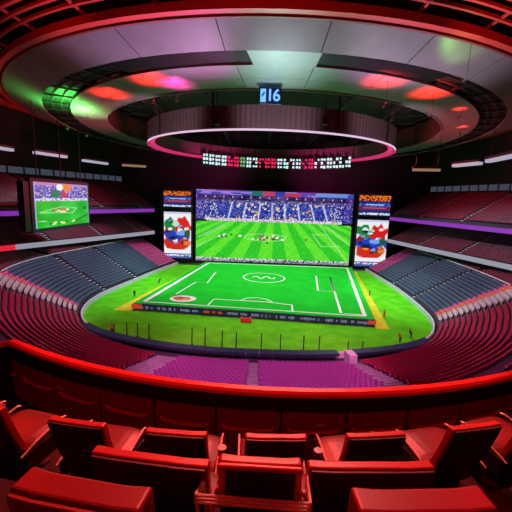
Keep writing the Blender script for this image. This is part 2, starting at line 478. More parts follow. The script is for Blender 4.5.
for k in range(NREAR):
    # walk along the row with an even spacing
    sgrid = np.linspace(SMIN + .4, SMAX - .4, 900)
    P = [bowl(s, k + .08)[0] for s in sgrid]
    L = np.concatenate([[0], np.cumsum([(b - a).xy.length for a, b in zip(P, P[1:])])])
    nseat = int(L[-1] / PITCHW)
    for j in range(nseat):
        s = float(np.interp((j + .5) * PITCHW, L, sgrid))
        z = zone(s)
        if z is None: continue
        p, nrm = bowl(s, k + .08)
        if abs(s) < 40 and p.y < 33.5:
            if z in ('purple', 'crimson') and p.y > 24: low.append((p, nrm, 1.05))
            continue
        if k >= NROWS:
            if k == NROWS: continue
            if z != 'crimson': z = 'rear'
            if abs(s) < 24: continue
        pl[z].append((p, nrm, 1.05, k, s))
def size_key(t): return (t[0] - EYE).length
def individuals(zone_name, obj_name, n_max, mats, label_fn, group, stuff_label):
    L = sorted(pl[zone_name], key=size_key)
    me = chair_mesh(obj_name, mats)
    for p, nrm, w, k, s in L[:n_max]:
        o = bpy.data.objects.new(obj_name, me); COL.objects.link(o)
        o.location = p; o.rotation_euler = (0, 0, math.atan2(nrm.x, -nrm.y)); o.scale = (w, 1, 1.35 if zone_name in ('pale', 'orange') else 1)
        lab, g = label_fn(k, s)
        tag(o, lab, 'chair', g)
    return mass(obj_name.replace('chair', 'seating'), [t[:3] for t in L[n_max:]], mats[0], stuff_label)
mass('purple_seating_below_balcony', low, MT['seat_purple'], 'purple chairs in the rows tucked under the balcony edge')
def lab_purple(k, s):
    side = 'on the hanging-screen side of the middle stair' if s < .3 else 'beyond the middle stair from hanging screen'
    return ('purple stadium chair, %s row up, %s' % (ORD[k], side), 'purple chairs row %s %s' % (ORD[k], 'a' if s < .3 else 'b'))
def lab_crimson(k, s):
    side = 'corner block below the hanging screen' if s < 0 else 'corner block opposite the hanging screen'
    return ('crimson stadium chair, %s row up, %s' % (ORD[k], side), 'crimson chairs row %s %s' % (ORD[k], 'a' if s < 0 else 'b'))
def lab_pale(k, s):
    side = 'stand below the hanging screen' if s < 0 else 'stand opposite the hanging screen'
    return ('pale grey stadium chair, %s row up, bend of %s' % (ORD[k], side), 'pale chairs row %s %s' % (ORD[k], 'a' if s < 0 else 'b'))
def lab_orange(k, s):
    side = 'stand below the hanging screen' if s < 0 else 'stand opposite the hanging screen'
    return ('orange stadium chair, %s row up, bend of %s' % (ORD[k], side), 'orange chairs row %s %s' % (ORD[k], 'a' if s < 0 else 'b'))
individuals('purple', 'purple_stadium_chair', 300, [MT['seat_purple']], lab_purple, None, 'purple folding chairs in the rows closest to the pitch of the middle block')
individuals('crimson', 'crimson_stadium_chair', 300, [MT['seat_crimson']], lab_crimson, None, 'crimson folding chairs filling the two curved corner blocks')
individuals('pale', 'pale_stadium_chair', 300, [MT['seat_pale']], lab_pale, None, 'pale chairs')
individuals('orange', 'orange_stadium_chair', 300, [MT['seat_orange']], lab_orange, None, 'orange chairs')
for side in (-1, 1):
    tg = 'in the stand under the hanging screen' if side < 0 else 'in the stand without a hanging screen'
    mass('slate_seating', [t[:3] for t in pl['blue'] if t[4] * side > 0], MT['seat_blue'], 'block of slate blue chairs ' + tg)
    mass('magenta_seating', [t[:3] for t in pl['magenta'] if t[4] * side > 0], MT['seat_pink'], 'magenta lit chairs by the tall screen tower ' + tg)
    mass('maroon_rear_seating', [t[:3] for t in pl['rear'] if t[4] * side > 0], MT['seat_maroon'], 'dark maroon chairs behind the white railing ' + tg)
    mass('pink_seating', [t[:3] for t in pl['pink'] if t[4] * side > 0], MT['seat_pink'], 'narrow line of pink chairs bordering the slate block ' + tg)
# stairs
def stair(name, sa, sb, k0, k1, mt='pale'):
    mb = MB()
    for k in range(k0, k1):
        prof = []
        for s in np.linspace(sa, sb, 4):
            a, _ = bowl(s, k - .49 + .5 - .5 + .01); b, _ = bowl(s, k + .5 - .01)
            z = tread(s, k)
            prof.append([(a.x, a.y, z + .01), (a.x, a.y, z + .1), ((a.x + b.x) / 2, (a.y + b.y) / 2, z + .1), ((a.x + b.x) / 2, (a.y + b.y) / 2, z + .01)])
        mb.strip(prof)
    return struct(mb, name, MT[mt])
for i, (a, b) in enumerate(STAIR): stair('stairs', a, b, 0, NROWS - 1, 'concrete')
for a in blueL + blueR: stair('stairs', a - .4, a + .4, 0, NROWS)

# pale gate gap by the near stairs
mb = MB(); p, nrm = bowl(14.2, -2.6); mb.box((p.x, p.y, 1.0), (1.2, 2.0, 1.9), Matrix.Rotation(math.atan2(nrm.x, -nrm.y), 3, 'Z'))
tag(mb.build('entrance_barrier', MT['pale'], bevel=.04), 'pale grey entrance block in the gap of the pitchside boards', 'barrier')

# white guard rails on top of the slate blocks
def guard_rail(sa, sb, label):
    g = empty('guard_rail', bowl((sa + sb) / 2, NROWS)[0], label, 'railing', 'white railings behind the slate blocks')
    off = g.location.copy()
    pts = []
    for s in np.linspace(sa, sb, 26):
        p, _ = bowl(s, NROWS - .3); pts.append(Vector((p.x, p.y, tread(s, NROWS))) - off)
    m = MB(); m.tube([p + Vector((0, 0, .95)) for p in pts], .11, 6); m.build('top_rail', MT['white'], g)
    for p in pts[::3]:
        m = MB(); m.box(p + Vector((0, 0, .46)), (.1, .1, .95)); m.build('post', MT['white'], g)
guard_rail(sLf, sLb, 'white railing along the top of the slate chairs below the hanging screen')
guard_rail(sRb, sRf, 'white railing along the top of the slate chairs opposite the hanging screen')

# ------------------------------------------------------------------ rear lower rows and upper decks
def deck_path(side):
    if side < 0: P = [(-72, 42), (-62.5, 63), (-57, 75.5), (-45.5, 101), (-36.3, 121.5)]
    else: P = [(64, 42), (59, 62), (56, 74.5), (51, 97), (46.3, 121)]
    return catmull(P, 14)
def deck_frame(side):
    P = deck_path(side); out = []
    for i, p in enumerate(P):
        a = P[max(0, i - 1)]; b = P[min(len(P) - 1, i + 1)]; t = (b - a).normalized()
        nrm = Vector((-t.y, t.x)) if side < 0 else Vector((t.y, -t.x))
        out.append((p, nrm))
    return out
def tier(side, d0, z0, rows, rowd, rz, name, fascia=None):
    """stepped slab running along a side with its first edge d0 out from the deck path"""
    F = deck_frame(side); mb = MB(); prof = []
    for p, nrm in F:
        R_ = []
        for k in range(rows):
            a = p + nrm * (d0 + k * rowd)
            b = p + nrm * (d0 + (k + 1) * rowd)
            R_ += [(a.x, a.y, z0 + k * rz), (b.x, b.y, z0 + k * rz)]
        e = p + nrm * (d0 + rows * rowd); q = p + nrm * d0
        R_ += [(e.x, e.y, z0 + rows * rz - .9), (q.x, q.y, z0 - 1.0)]
        prof.append(R_)
    mb.strip(prof)
    struct(mb, name, MT['darkconc'])
    places = []
    al = np.concatenate([[0], np.cumsum([(b[0] - a[0]).length for a, b in zip(F, F[1:])])])
    for k in range(rows):
        nS = int(al[-1] / .62)
        for j in range(nS):
            t = (j + .5) * .62
            if j % 26 < 2: continue
            i = min(len(F) - 2, int(np.searchsorted(al, t) - 1)); i = max(i, 0)
            u = (t - al[i]) / (al[i + 1] - al[i])
            p = F[i][0].lerp(F[i + 1][0], u); nrm = F[i][1].lerp(F[i + 1][1], u).normalized()
            q = p + nrm * (d0 + (k + .6) * rowd)
            if q.y < 36 or q.y > 129.5: continue
            places.append((Vector((q.x, q.y, z0 + k * rz)), Vector((nrm.x, nrm.y, 0)), 1.05))
    # aisle stairs
    mbs = MB()
    for j0 in range(0, int(al[-1] / .62), 26):
        t = (j0 + 1) * .62
        i = max(0, min(len(F) - 2, int(np.searchsorted(al, t) - 1)))
        u = (t - al[i]) / (al[i + 1] - al[i]); p = F[i][0].lerp(F[i + 1][0], u); nrm = F[i][1].lerp(F[i + 1][1], u).normalized()
        for k in range(rows):
            q = p + nrm * (d0 + (k + .35) * rowd)
            mbs.box((q.x, q.y, z0 + k * rz + .08), (.34, .9, .14), Matrix.Rotation(math.atan2(nrm.y, nrm.x), 3, 'Z'))
    struct(mbs, 'deck_stairs', MT['pale'])
    return places
def fascia(side, z0, z1, name, label, cat, material, split, group):
    F = deck_frame(side)
    root = empty(name, (F[len(F) // 2][0].x, F[len(F) // 2][0].y, z0), label, cat, group)
    off = root.location
    per = max(1, len(F) // split)
    for a in range(0, len(F) - 1, per):
        prof = []
        for p, nrm in F[a:min(len(F), a + per + 1)]:
            q0 = p - nrm * .25; q1 = p - nrm * .02
            prof.append([(q0.x - off.x, q0.y - off.y, 0), (q0.x - off.x, q0.y - off.y, z1 - z0), (q1.x - off.x, q1.y - off.y, z1 - z0), (q1.x - off.x, q1.y - off.y, 0)])
        if len(prof) < 2: continue
        m = MB(); m.strip(prof)
        mm = material
        if name == 'fascia_board' and side < 0 and F[a][0].y < 76: mm = MT['led_red']
        m.build('board_panel', mm, root)
    return root
for side in (-1, 1):
    wh = 'on the side of the hanging screen' if side < 0 else 'on the side without a hanging screen'
    z1, z2 = 11.5, 20.2
    mid = tier(side, 0, z1, 13, .85, .42, 'middle_deck')
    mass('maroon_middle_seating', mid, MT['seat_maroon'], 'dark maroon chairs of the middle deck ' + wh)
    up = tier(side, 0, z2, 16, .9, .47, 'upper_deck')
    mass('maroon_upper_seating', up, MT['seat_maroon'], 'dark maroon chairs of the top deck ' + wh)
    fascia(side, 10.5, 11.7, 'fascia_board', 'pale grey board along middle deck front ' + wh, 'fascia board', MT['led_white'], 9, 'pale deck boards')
    fascia(side, 18.3, 19.4, 'ribbon_display', 'purple ribbon display along top deck front ' + wh, 'display', MT['led_purple'], 9, 'purple ribbon displays')
    # back wall with suite windows
    F = deck_frame(side); mb = MB(); prof = []
    for p, nrm in F:
        q = p + nrm * 14.6; prof.append([(q.x, q.y, 0), (q.x, q.y, 47)])
    mb.strip(prof, closed_profile=False)
    struct(mb, 'wall_left' if side < 0 else 'wall_right', MT['dark'], normals=False)
    P0 = [(p + nrm * 14.35) for p, nrm in F]
    wi = 0
    for a, b in zip(P0[::2], P0[2::2]):
        if b.y < 55 or a.y > 128: continue
        for t0 in (0,):
            q0 = a.lerp(b, .04); q1 = a.lerp(b, .96); c = (q0 + q1) / 2; d = q1 - q0
            rz = Matrix.Rotation(math.atan2(d.y, d.x), 3, 'Z')
            wi += 1
            w = empty('window_%d' % (wi if side < 0 else wi + 100), (c.x, c.y, 28.4), None, None); w['kind'] = 'structure'
            m = MB(); 
            for zz in (.1, 1.9): m.box((0, 0, zz), (d.length, .2, .14), rz)
            for e in (-.5, .5): m.box(rz @ Vector((e * d.length, 0, 1)), (.14, .2, 1.9), rz)
            m.build('window_frame', MT['dark_soft'], w)
            m = MB(); m.box((0, 0, 1), (d.length - .1, .06, 1.75), rz); m.build('pane', MT['glass'], w)

# ------------------------------------------------------------------ shell: far wall, roof
mb = MB(); mb.box((3, 131.5, 23.5), (130, 1, 47)); struct(mb, 'wall_end', MT['dark'])
mb = MB(); mb.box((0, 60, 47.5), (160, 150, .6)); struct(mb, 'ceiling', MT['dark'])

# ------------------------------------------------------------------ roof ring
def EL(e, a): return Vector((e[0] + e[2] * math.cos(a), e[1] + e[3] * math.sin(a), e[4]))
E1 = (2.9, 95.6, 39.8, 41.7, 40.0); E15 = (2.75, 95.6, 42.6, 46.0, 40.0); E2 = (2.6, 95.6, 45.5, 50.7, 40.0)
E3 = (2.3, 96.6, 50.3, 55.8, 40.0); E4 = (2.3, 95.6, 56.5, 57.6, 42.0)
NA = 144
def annulus(ea, eb, a0=0, a1=2 * PI, th=.35, n=NA, dz=0):
    closed = abs(a1 - a0 - 2 * PI) < 1e-6
    A = [a0 + (a1 - a0) * k / n for k in range(n + (0 if closed else 1))]
    prof = []
    for a in A:
        p, q = EL(ea, a) + Vector((0, 0, dz)), EL(eb, a) + Vector((0, 0, dz)); up = Vector((0, 0, th))
        prof.append([p, q, q + up, p + up])
    m = MB(); m.strip(prof, closed=closed); return m
def sector_panels(ea, eb, nsec, name, material, label_inner):
    for k in range(nsec):
        g = .05 / 50
        a0 = 2 * PI * k / nsec + g - PI / 2 + OFF; a1 = 2 * PI * (k + 1) / nsec - g - PI / 2 + OFF
        o = struct(annulus(ea, eb, a0, a1, .3, 12), name, material)
OFF = math.radians(4.6) - PI / 12 * 0
def lerp_e(a, b, t): return tuple(x + (y - x) * t for x, y in zip(a, b))
sector_panels(E1, lerp_e(E1, E15, .985), 30, 'ceiling_inner_panel', MT['panel2'], '')
sector_panels(E15, E2, 30, 'ceiling_middle_panel', MT['panel'], '')
sector_panels(E3, E4, 30, 'ceiling_outer_panel', MT['panel'], '')
# dark recessed slot between the panel rings, with a closing plate over the middle
m = annulus(lerp_e(E2, E3, -.02), lerp_e(E2, E3, 1.02), dz=.7); struct(m, 'ceiling_slot', MT['black'])
ca = -PI / 2 + math.radians(-.4)
m = annulus(E2, E3, ca - math.radians(4.3), ca + math.radians(5.2), .3, 10); struct(m, 'ceiling_slot_cover', MT['panel'])
# louvres in the slot
mb = MB()
for k in range(110):
    for sgn, a_s, a_e in ((-1, 4.6, 26), (1, 5.4, 26)):
        a = ca + sgn * math.radians(a_s + (a_e - a_s) * k / 110)
        p = EL(lerp_e(E2, E3, .12), a); q = EL(lerp_e(E2, E3, .88), a)
        d = q - p; mb.box((p + q) / 2 + Vector((0, 0, .3)), (d.length, .05, .35), Matrix.Rotation(math.atan2(d.y, d.x), 3, 'Z'))
struct(mb, 'ceiling_louvres', MT['black'])
mb = MB()
for k in range(56):
    a = 2 * PI * k / 56
    p = EL(E2, a); q = EL(E3, a); d = q - p
    if abs((a - ca + PI) % (2 * PI) - PI) < math.radians(27): continue
    mb.box((p + q) / 2 + Vector((0, 0, .35)), (d.length, .3, .3), Matrix.Rotation(math.atan2(d.y, d.x), 3, 'Z'))
for t in (.33, .66):
    mb.tube([EL(lerp_e(E2, E3, t), 2 * PI * k / 96) + Vector((0, 0, .45)) for k in range(96)], .12, 6, closed=True)
struct(mb, 'ceiling_slot_frame', MT['dark_soft'])
# inner upstand of the ring, ribbed
mb = MB(); prof = []
for k in range(288):
    a = 2 * PI * k / 288; e = lerp_e(E1, (2.9, 95.6, 39.8 + 1, 41.7 + 1, 40), .12 if k % 2 else 0)
    p = EL(e, a); prof.append([p + Vector((0, 0, -.02)), p + Vector((0, 0, 5.4))])
mb.strip(prof, closed_profile=False, closed=True)
struct(mb, 'ceiling_inner_upstand', mat('upstand_cladding', (.05, .022, .025), .6), normals=False)
# bright lip round the inner edge
mb = MB(); mb.tube([EL(E1, 2 * PI * k / NA) + Vector((0, 0, -.05)) for k in range(NA)], .16, 6, closed=True)
struct(mb, 'ceiling_inner_trim', MT['panel'])
# roof over the opening with trusses
mb = MB()
for k in range(24):
    a = 2 * PI * k / 24
    p = Vector((2.9 + 33 * math.cos(a), 97 + 28 * math.sin(a), 45.3)); q = EL(E1, a) + Vector((0, 0, 5))
    mb.tube([p, q], .22, 6); mb.tube([p + Vector((0, 0, -2.2)), q], .14, 6)
for k in range(5):
    x = -24 + 13.5 * k
    mb.tube([(x, 66, 44.5), (x, 130, 44.5)], .25, 6); mb.tube([(x, 66, 42.8), (x, 130, 42.8)], .16, 6)
    for j in range(12): mb.tube([(x, 66 + 5.2 * j, 44.5), (x, 68.6 + 5.2 * j, 42.8), (x, 71.2 + 5.2 * j, 44.5)], .1, 5)
struct(mb, 'roof_truss', MT['dark_soft'])
# red ring beams of the roof outside the panels
BE = lambda r, z: (2.3, 95.6, 56.5 + r, 57.6 + r, z)
prof = []
for k in range(160):
    a = 2 * PI * k / 160; p = EL(BE(.03, 41.9), a); q = EL(BE(.35, 41.9), a); up = Vector((0, 0, .75)); prof.append([p, q, q + up, p + up])
m = MB(); m.strip(prof, closed=True); struct(m, 'ceiling_outer_trim', mat('dark_red_trim', (.12, .006, .006), .6))
for i, (r, z, hh, ww) in enumerate(((.5, 42.1, .9, .9), (2.3, 43.4, .35, .35), (3.5, 43.6, .35, .35), (4.7, 43.8, .4, .4), (6.0, 44.0, .35, .35), (7.3, 44.3, .4, .4), (8.8, 44.6, .4, .4), (10.4, 44.9, .4, .4), (12.2, 45.2, .5, .5))):
    prof = []
    for k in range(120):
        a = 2 * PI * k / 120; p = EL(BE(r, z), a); q = EL(BE(r + ww, z), a); up = Vector((0, 0, hh)); prof.append([p, q, q + up, p + up])
    m = MB(); m.strip(prof, closed=True); struct(m, 'roof_ring_beam', MT['beam'])
mb = MB()
for k in range(40):
    a = 2 * PI * (k + .5) / 40
    p = EL(BE(.5, 43.2), a); q = EL(BE(14, 46.2), a); d = q - p
    if q.y < 0.5: pass
    mb.tube([p, q], .22, 6)
struct(mb, 'roof_rafters', MT['beam'])
for (x, y) in ((-30, 28), (0, 22), (30, 28)):
    spot('roof_beam_wash', (x * .8, y + 2, 36.5), (x * 1.05, y + 14, 44), 2600, RED, 120, .6, .4)

# coloured lamps washing the panels; each is a small fixture hung just below the panel it lights
def lamp_at(px, py, z, drop, color, watts, size, label, tilt=(0, 0), body=.28):
    p = atz(px, py, z)
    q = p + Vector((tilt[0], tilt[1], -drop))
    up = 6.6 if z > 40.9 else 1.1
    up = .9 if z == 40 else up
    o = MB(); o.cyl((0, 0, -.2), body * .6, .2, 12, 0, body); o.cyl((0, 0, 0), body * .8, .03, 12, 1)
    e = o.build('panel_uplight', [MT['black'], mat('lamp_lens', tuple(c * .2 for c in color), .4, 0, color, 2.0)])
    e.location = q
    mm = MB(); mm.tube([(body * .9, 0, -.1), (body * .9, 0, drop + up)], .025, 5); h = mm.build('hanger', MT['black'], e)
    tag(e, label, 'lamp', 'coloured uplights under the roof ring')
    spot('uplight', q + Vector((0, 0, .1)), p + Vector((-tilt[0] * .2, -tilt[1] * .2, 0)), watts, color, size, .7, .12)
lamp_at(110, 94, 40, 3.2, RED, 7350, 110, 'small red uplight hung below the roof ring, beside the green lit bend')
lamp_at(152, 80, 40, 3.2, RED, 7350, 110, 'small red uplight hung below the roof ring, beside the pink one')
lamp_at(386, 81, 40, 3.2, RED, 7350, 110, 'small red uplight under the roof ring, first past the blue sign')
lamp_at(432, 93, 40, 3.2, RED, 8050, 110, 'small red uplight under the roof ring, second past the blue sign')
lamp_at(460, 109, 40, 1.2, RED, 1575, 110, 'small red uplight at the ring bend away from the green light, upper one')
lamp_at(462, 127, 40, 1.2, RED, 1750, 110, 'small red uplight at the ring bend away from the green light, lower one')
lamp_at(176, 84, 40, 2.4, PINK, 3850, 120, 'small pink uplight under the roof ring beside a red one')
lamp_at(66, 101, 40.7, 5.0, GREEN, 22000, 138, 'green uplight under the outer bend of the roof ring')
lamp_at(86, 113, 40, 4.5, (.55, 1, .4), 4200, 130, 'pale green uplight under the inner panels at the ring bend')
lamp_at(468, 52, 41, 3.0, (.25, .8, .12), 735, 110, 'faint green uplight under the outer panels opposite the strong green one')
spot('ring_wash_teal', (2.6, 66, 20), (2.6, 45, 40), 29750, (.62, .95, .85), 40, .9, 2)
spot('ring_wash_magenta', (-4, 66, 20), (-10, 42.5, 40), 52000, (1, .2, .75), 30, .9, 2)
spot('ring_wash_magenta', (10, 66, 20), (17, 42.5, 40), 38000, (.9, .2, .85), 30, .9, 2)
spot('ring_wash_rose', (-10, 84, 20), (-38, 74, 40), 72000, (1, .06, .16), 80, .9, 2)
spot('ring_wash_rose', (16, 84, 20), (44, 74, 40), 72000, (1, .06, .16), 80, .9, 2)
spot('ring_wash_outer', (-10, 46, 18), (-15, 39, 41), 40000, (.95, .5, .9), 64, .9, 2)
spot('ring_wash_outer', (3, 46, 18), (3, 39, 41), 22000, (.7, .85, .9), 50, .9, 2)
spot('ring_wash_outer', (16, 46, 18), (22, 40, 41), 36000, (.85, .72, .88), 70, .9, 2)
spot('ring_wash_far', (-10, 108, 30), (-22, 134, 40), 15750, PINK, 100, .9, 1)
spot('ring_wash_far', (16, 108, 30), (30, 134, 40), 19250, PINK, 100, .9, 1)
spot('upstand_wash', (-27, 98, 41.5), (-38, 106, 42), 900, RED, 80, .9, .3)
spot('upstand_wash', (33, 98, 41.5), (43, 106, 42), 900, RED, 80, .9, .3)
for x_ in (-17, 3, 23): spot('drum_fill', (x_, 46, 27), (3 + (x_ - 3) * 1.15, 69, 39), 20000, (1, .8, .85), 40, .7, .6)  # unseen spots added to brighten the drum wall

# ------------------------------------------------------------------ hanging drum
DC = (2.9, 98.4); DRX, DRY, DZ0, DZ1 = 32.3, 29.6, 37.0, 41.6
drum = empty('hanging_drum', (DC[0], DC[1], DZ0), 'mauve ribbed drum ring hanging in the roof opening with a glowing rim', 'ceiling drum')
def DP(a, k=1.0, z=0): return Vector((DRX * k * math.cos(a), DRY * k * math.sin(a), z))
mb = MB(); prof = []
ND = 400
for k in range(ND):
    a = 2 * PI * k / ND; kk = 1.0 + (.0035 if (k // 1) % 2 else 0)
    prof.append([DP(a, kk, .15), DP(a, kk, DZ1 - DZ0), DP(a, kk - .018, DZ1 - DZ0), DP(a, kk - .018, .15)])
mb.strip(prof, closed=True); mb.build('ribbed_wall', MT['drum'], drum)
for a0, a1, mm in ((-158, -22, 'led_rim'), (-22, 202, 'led_rim_pink')):
    mb = MB(); mb.tube([DP(math.radians(a0 + (a1 - a0) * k / 100), 1.004, .05) for k in range(101)], .2, 8); mb.build('glowing_rim', MT[mm], drum)
mb = MB(); prof = []
for k in range(160):
    a = 2 * PI * k / 160; prof.append([DP(a, .99, .02), DP(a, .955, .5), DP(a, .95, .5), DP(a, .985, -.02)])
mb.strip(prof, closed=True); mb.build('pink_cove', MT['led_rim_pink'], drum)  # inner flange glows to stand in for pink light falling on it
for ang in (-112, -68, -140, -40, 60, 120, 20, 160):
    a = math.radians(ang); p = DP(a, 1.012, 0)
    mb = MB(); mb.tube([p + Vector((0, 0, .2)), p + Vector((0, 0, 8.5))], .16, 6); mb.build('hanger_post', MT['black'], drum)
# lighting lamps along the far rim, 22 units
nl_ = 24
for k in range(nl_):
    px = 205.5 + (348 - 205.5) * k / (nl_ - 1)
    Y_ = 124.0                              # just inside the far wall of the drum
    for _ in range(30):
        x_ = aty(px, 163, Y_).x
        Y_ = DC[1] + DRY * .93 * math.sqrt(max(.04, 1 - ((x_ - DC[0]) / (DRX * .93)) ** 2)) - .6
    c = aty(px, 163, Y_); c.z = 36.5
    colr = 'led_pink' if k in (4, 5, 9, 10, 11, 16, 17) else ('led_green' if k == 6 else 'led_teal')
    word = {'led_pink': 'pink', 'led_green': 'green tinged', 'led_teal': 'teal white'}[colr]
    L = empty('stage_lamp', c, '%s lamp box under the drum rim, %s from the hanging-screen end' % (word, ORD[k]), 'lamp', 'lamp boxes along the far rim')
    m = MB(); m.box((0, .2, 0), (1.85, .4, 3.9)); m.build('housing', MT['black'], L, bevel=.05)
    for ix in (-.45, .45):
        for iz in (-1.2, .05, 1.25):
            if rr.random() < .12: continue
            m = MB(); m.box((ix, -.04, iz), (rr.uniform(.5, .8), .08, rr.uniform(.55, .95))); m.build('lens', MT[colr], L)
    m = MB(); m.tube([(0, .2, 1.9), (0, .2, 47.3 - c.z)], .07, 5); m.build('hanger', MT['black'], L)
# hanging speakers
for px, lab in ((217, 'small black speaker box hung before the drum, below the purple end of the panels'), (325, 'small black speaker box hung before the drum, on the far side of the blue sign')):
    c = aty(px, 121, 63); S = empty('hanging_speaker', c, lab, 'speaker', 'speakers hung before the drum')
    m = MB(); m.box((0, 0, 0), (.95, .8, 1.2)); m.build('cabinet', MT['black'], S, bevel=.06)
    m = MB(); m.box((0, -.42, 0), (.75, .05, 1.0)); m.build('grille', MT['dark_soft'], S)
    m = MB(); m.tube([(0, 0, .6), (0, 0, 47.3 - c.z)], .07, 6); m.build('rod', MT['black'], S)

# blue illuminated sign
sc_ = aty(270, 96, 53.2)
sg = empty('hanging_sign', sc_, 'small glowing blue sign reading 16 hung from the roof ring', 'sign'); sg.scale = (.84, .84, .84)
m = MB(); m.box((0, 0, 0), (3.9, .35, 2.7)); m.build('case', MT['black'], sg, bevel=.05)
m = MB(); m.box((0, -.19, 0), (3.7, .05, 2.5)); m.build('backlit_face', MT['sign_back'], sg)
m = MB(); m.box((-1.18, -.23, 0), (.95, .04, 2.15)); m.box((-1.18, -.255, .2), (.3, .02, .8), Matrix.Rotation(.6, 3, 'Y'), 1)
m.build('block_symbol', [MT['sign_glyph'], MT['sign_dark']], sg)
def text_mesh(txt, size, name, material, parent, loc, rot, align='CENTER', extrude=.02, xs=1, bold=0):
    cu = bpy.data.curves.new(name, 'FONT'); cu.body = txt; cu.size = size; cu.align_x = align; cu.align_y = 'CENTER'; cu.extrude = extrude; cu.offset = bold
    t = bpy.data.objects.new(name, cu); COL.objects.link(t)
    bpy.context.view_layer.update()
    me = bpy.data.meshes.new_from_object(t.evaluated_get(bpy.context.evaluated_depsgraph_get()))
    bpy.data.objects.remove(t)
    me.materials.clear(); me.materials.append(material)
    o = bpy.data.objects.new(name, me); COL.objects.link(o); o.parent = parent; o.location = loc; o.rotation_euler = rot; o.scale = (xs, 1, 1)
    return o
text_mesh('1', 2.7, 'numeral', MT['sign_glyph'], sg, (-.02, -.24, 0), (PI / 2, 0, 0), bold=.05)
text_mesh('6', 2.7, 'numeral', MT['sign_glyph'], sg, (1.12, -.24, 0), (PI / 2, 0, 0), bold=.05)
m = MB(); m.tube([(-1.4, 0, 1.3), (-1.4, 0, 4.5)], .07, 6); m.build('hanger', MT['black'], sg)
m = MB(); m.tube([(1.4, 0, 1.3), (1.4, 0, 4.5)], .07, 6); m.build('hanger', MT['black'], sg)

# ceiling strip lights over the side stands
def strip_light(pa, pb, z, material, label):
    a = atz(*pa, z); b = atz(*pb, z); c = (a + b) / 2; d = b - a
    L = empty('strip_light', c, label, 'ceiling light', 'strip lights over the stands', math.atan2(d.y, d.x))
    m = MB(); m.box((0, 0, .3), (d.length + .3, 1.3, .5)); m.build('housing', MT['black'], L, bevel=.05)
    m = MB(); m.box((0, 0, -.2), (d.length, 1.0, .6)); m.build('diffuser', material, L)
    for e in (-.4, .4):
        m = MB(); m.tube([(e * d.length, 0, .5), (e * d.length, 0, 47 - z)], .05, 5); m.build('hanger', MT['black'], L)
strip_light((34, 151.3), (66, 156), 32.5, MT['led_strip'], 'long white strip light above the hanging screen')
strip_light((83, 159.5), (107, 163), 32.5, MT['led_strip'], 'white strip light second from the tall ad tower, past the hanging screen')
strip_light((122, 164.3), (146, 165.8), 32.5, MT['led_strip_warm'], 'dim warm strip light nearest the ad tower on the hanging-screen side')
strip_light((454, 164.8), (481, 162), 32.5, MT['led_strip'], 'white strip light opposite the hanging screen, second from the ad tower')
strip_light((413, 168.8), (440, 169.2), 32.5, MT['led_strip_warm'], 'dim warm strip light nearest the ad tower, stand without hanging screen')
strip_light((488, 160), (516, 154), 32.5, MT['led_strip'], 'white strip light opposite the hanging screen, outermost from the ad tower')
strip_light((-12, 145), (12, 149), 32.5, MT['led_strip'], 'white strip light at the outer end above the hanging-screen stand')

# ------------------------------------------------------------------ display pictures (painted as arrays, shown as glowing pixels)
def vnoise(h, w, cells, r):
    g = r.random((cells + 2, cells + 2)); y = np.linspace(0, cells, h)[:, None]; x = np.linspace(0, cells, w)[None]
    yi, xi = y.astype(int), x.astype(int); fy, fx = y - yi, x - xi
    return (g[yi, xi] * (1 - fx) + g[yi, xi + 1] * fx) * (1 - fy) + (g[yi + 1, xi] * (1 - fx) + g[yi + 1, xi + 1] * fx) * fy
def display(name, img, w, h, parent, loc):
    """grid of glowing pixels facing -y, centred on loc"""
    H_, W_ = img.shape[:2]
    xs = np.linspace(-w / 2, w / 2, W_ + 1); zs = np.linspace(h / 2, -h / 2, H_ + 1)
    V = np.stack([np.broadcast_to(xs, (H_ + 1, W_ + 1)), np.zeros((H_ + 1, W_ + 1)), np.broadcast_to(zs[:, None], (H_ + 1, W_ + 1))], -1).reshape(-1, 3)
    i = (np.arange(H_)[:, None] * (W_ + 1) + np.arange(W_)[None]).ravel()
    F = np.stack([i + W_ + 1, i + W_ + 2, i + 1, i], -1)
    me = bpy.data.meshes.new(name); me.from_pydata(V.tolist(), [], F.tolist()); me.materials.append(MT['display'])
    at = me.color_attributes.new('picture', 'FLOAT_COLOR', 'CORNER')
    c = np.ones((H_ * W_, 4, 4), np.float32); c[..., :3] = s2l(np.clip(img, 0, 255)).reshape(-1, 1, 3)
    at.data.foreach_set('color', c.ravel())
    o = bpy.data.objects.new(name, me); COL.objects.link(o); o.parent = parent; o.location = loc
    return o
def paint_line(img, x0, y0, x1, y1, col, w=.6, a=1.0):
    H_, W_ = img.shape[:2]; Y, X = np.mgrid[0:H_, 0:W_] + .5
    dx, dy = x1 - x0, y1 - y0; t = np.clip(((X - x0) * dx + (Y - y0) * dy) / (dx * dx + dy * dy), 0, 1)
    d = np.hypot(X - x0 - t * dx, Y - y0 - t * dy); k = np.clip(w + .5 - d, 0, 1)[..., None] * a
    img[:] = img * (1 - k) + np.array(col) * k
def blob(img, cx, cy, rx, ry, col, rough=0, r=rng):
    H_, W_ = img.shape[:2]; Y, X = np.mgrid[0:H_, 0:W_] + .5
    d = ((X - cx) / rx) ** 2 + ((Y - cy) / ry) ** 2 + (vnoise(H_, W_, 9, r) - .5) * rough
    k = np.clip((1.1 - d) * 4, 0, 1)[..., None]; img[:] = img * (1 - k) + np.array(col) * k
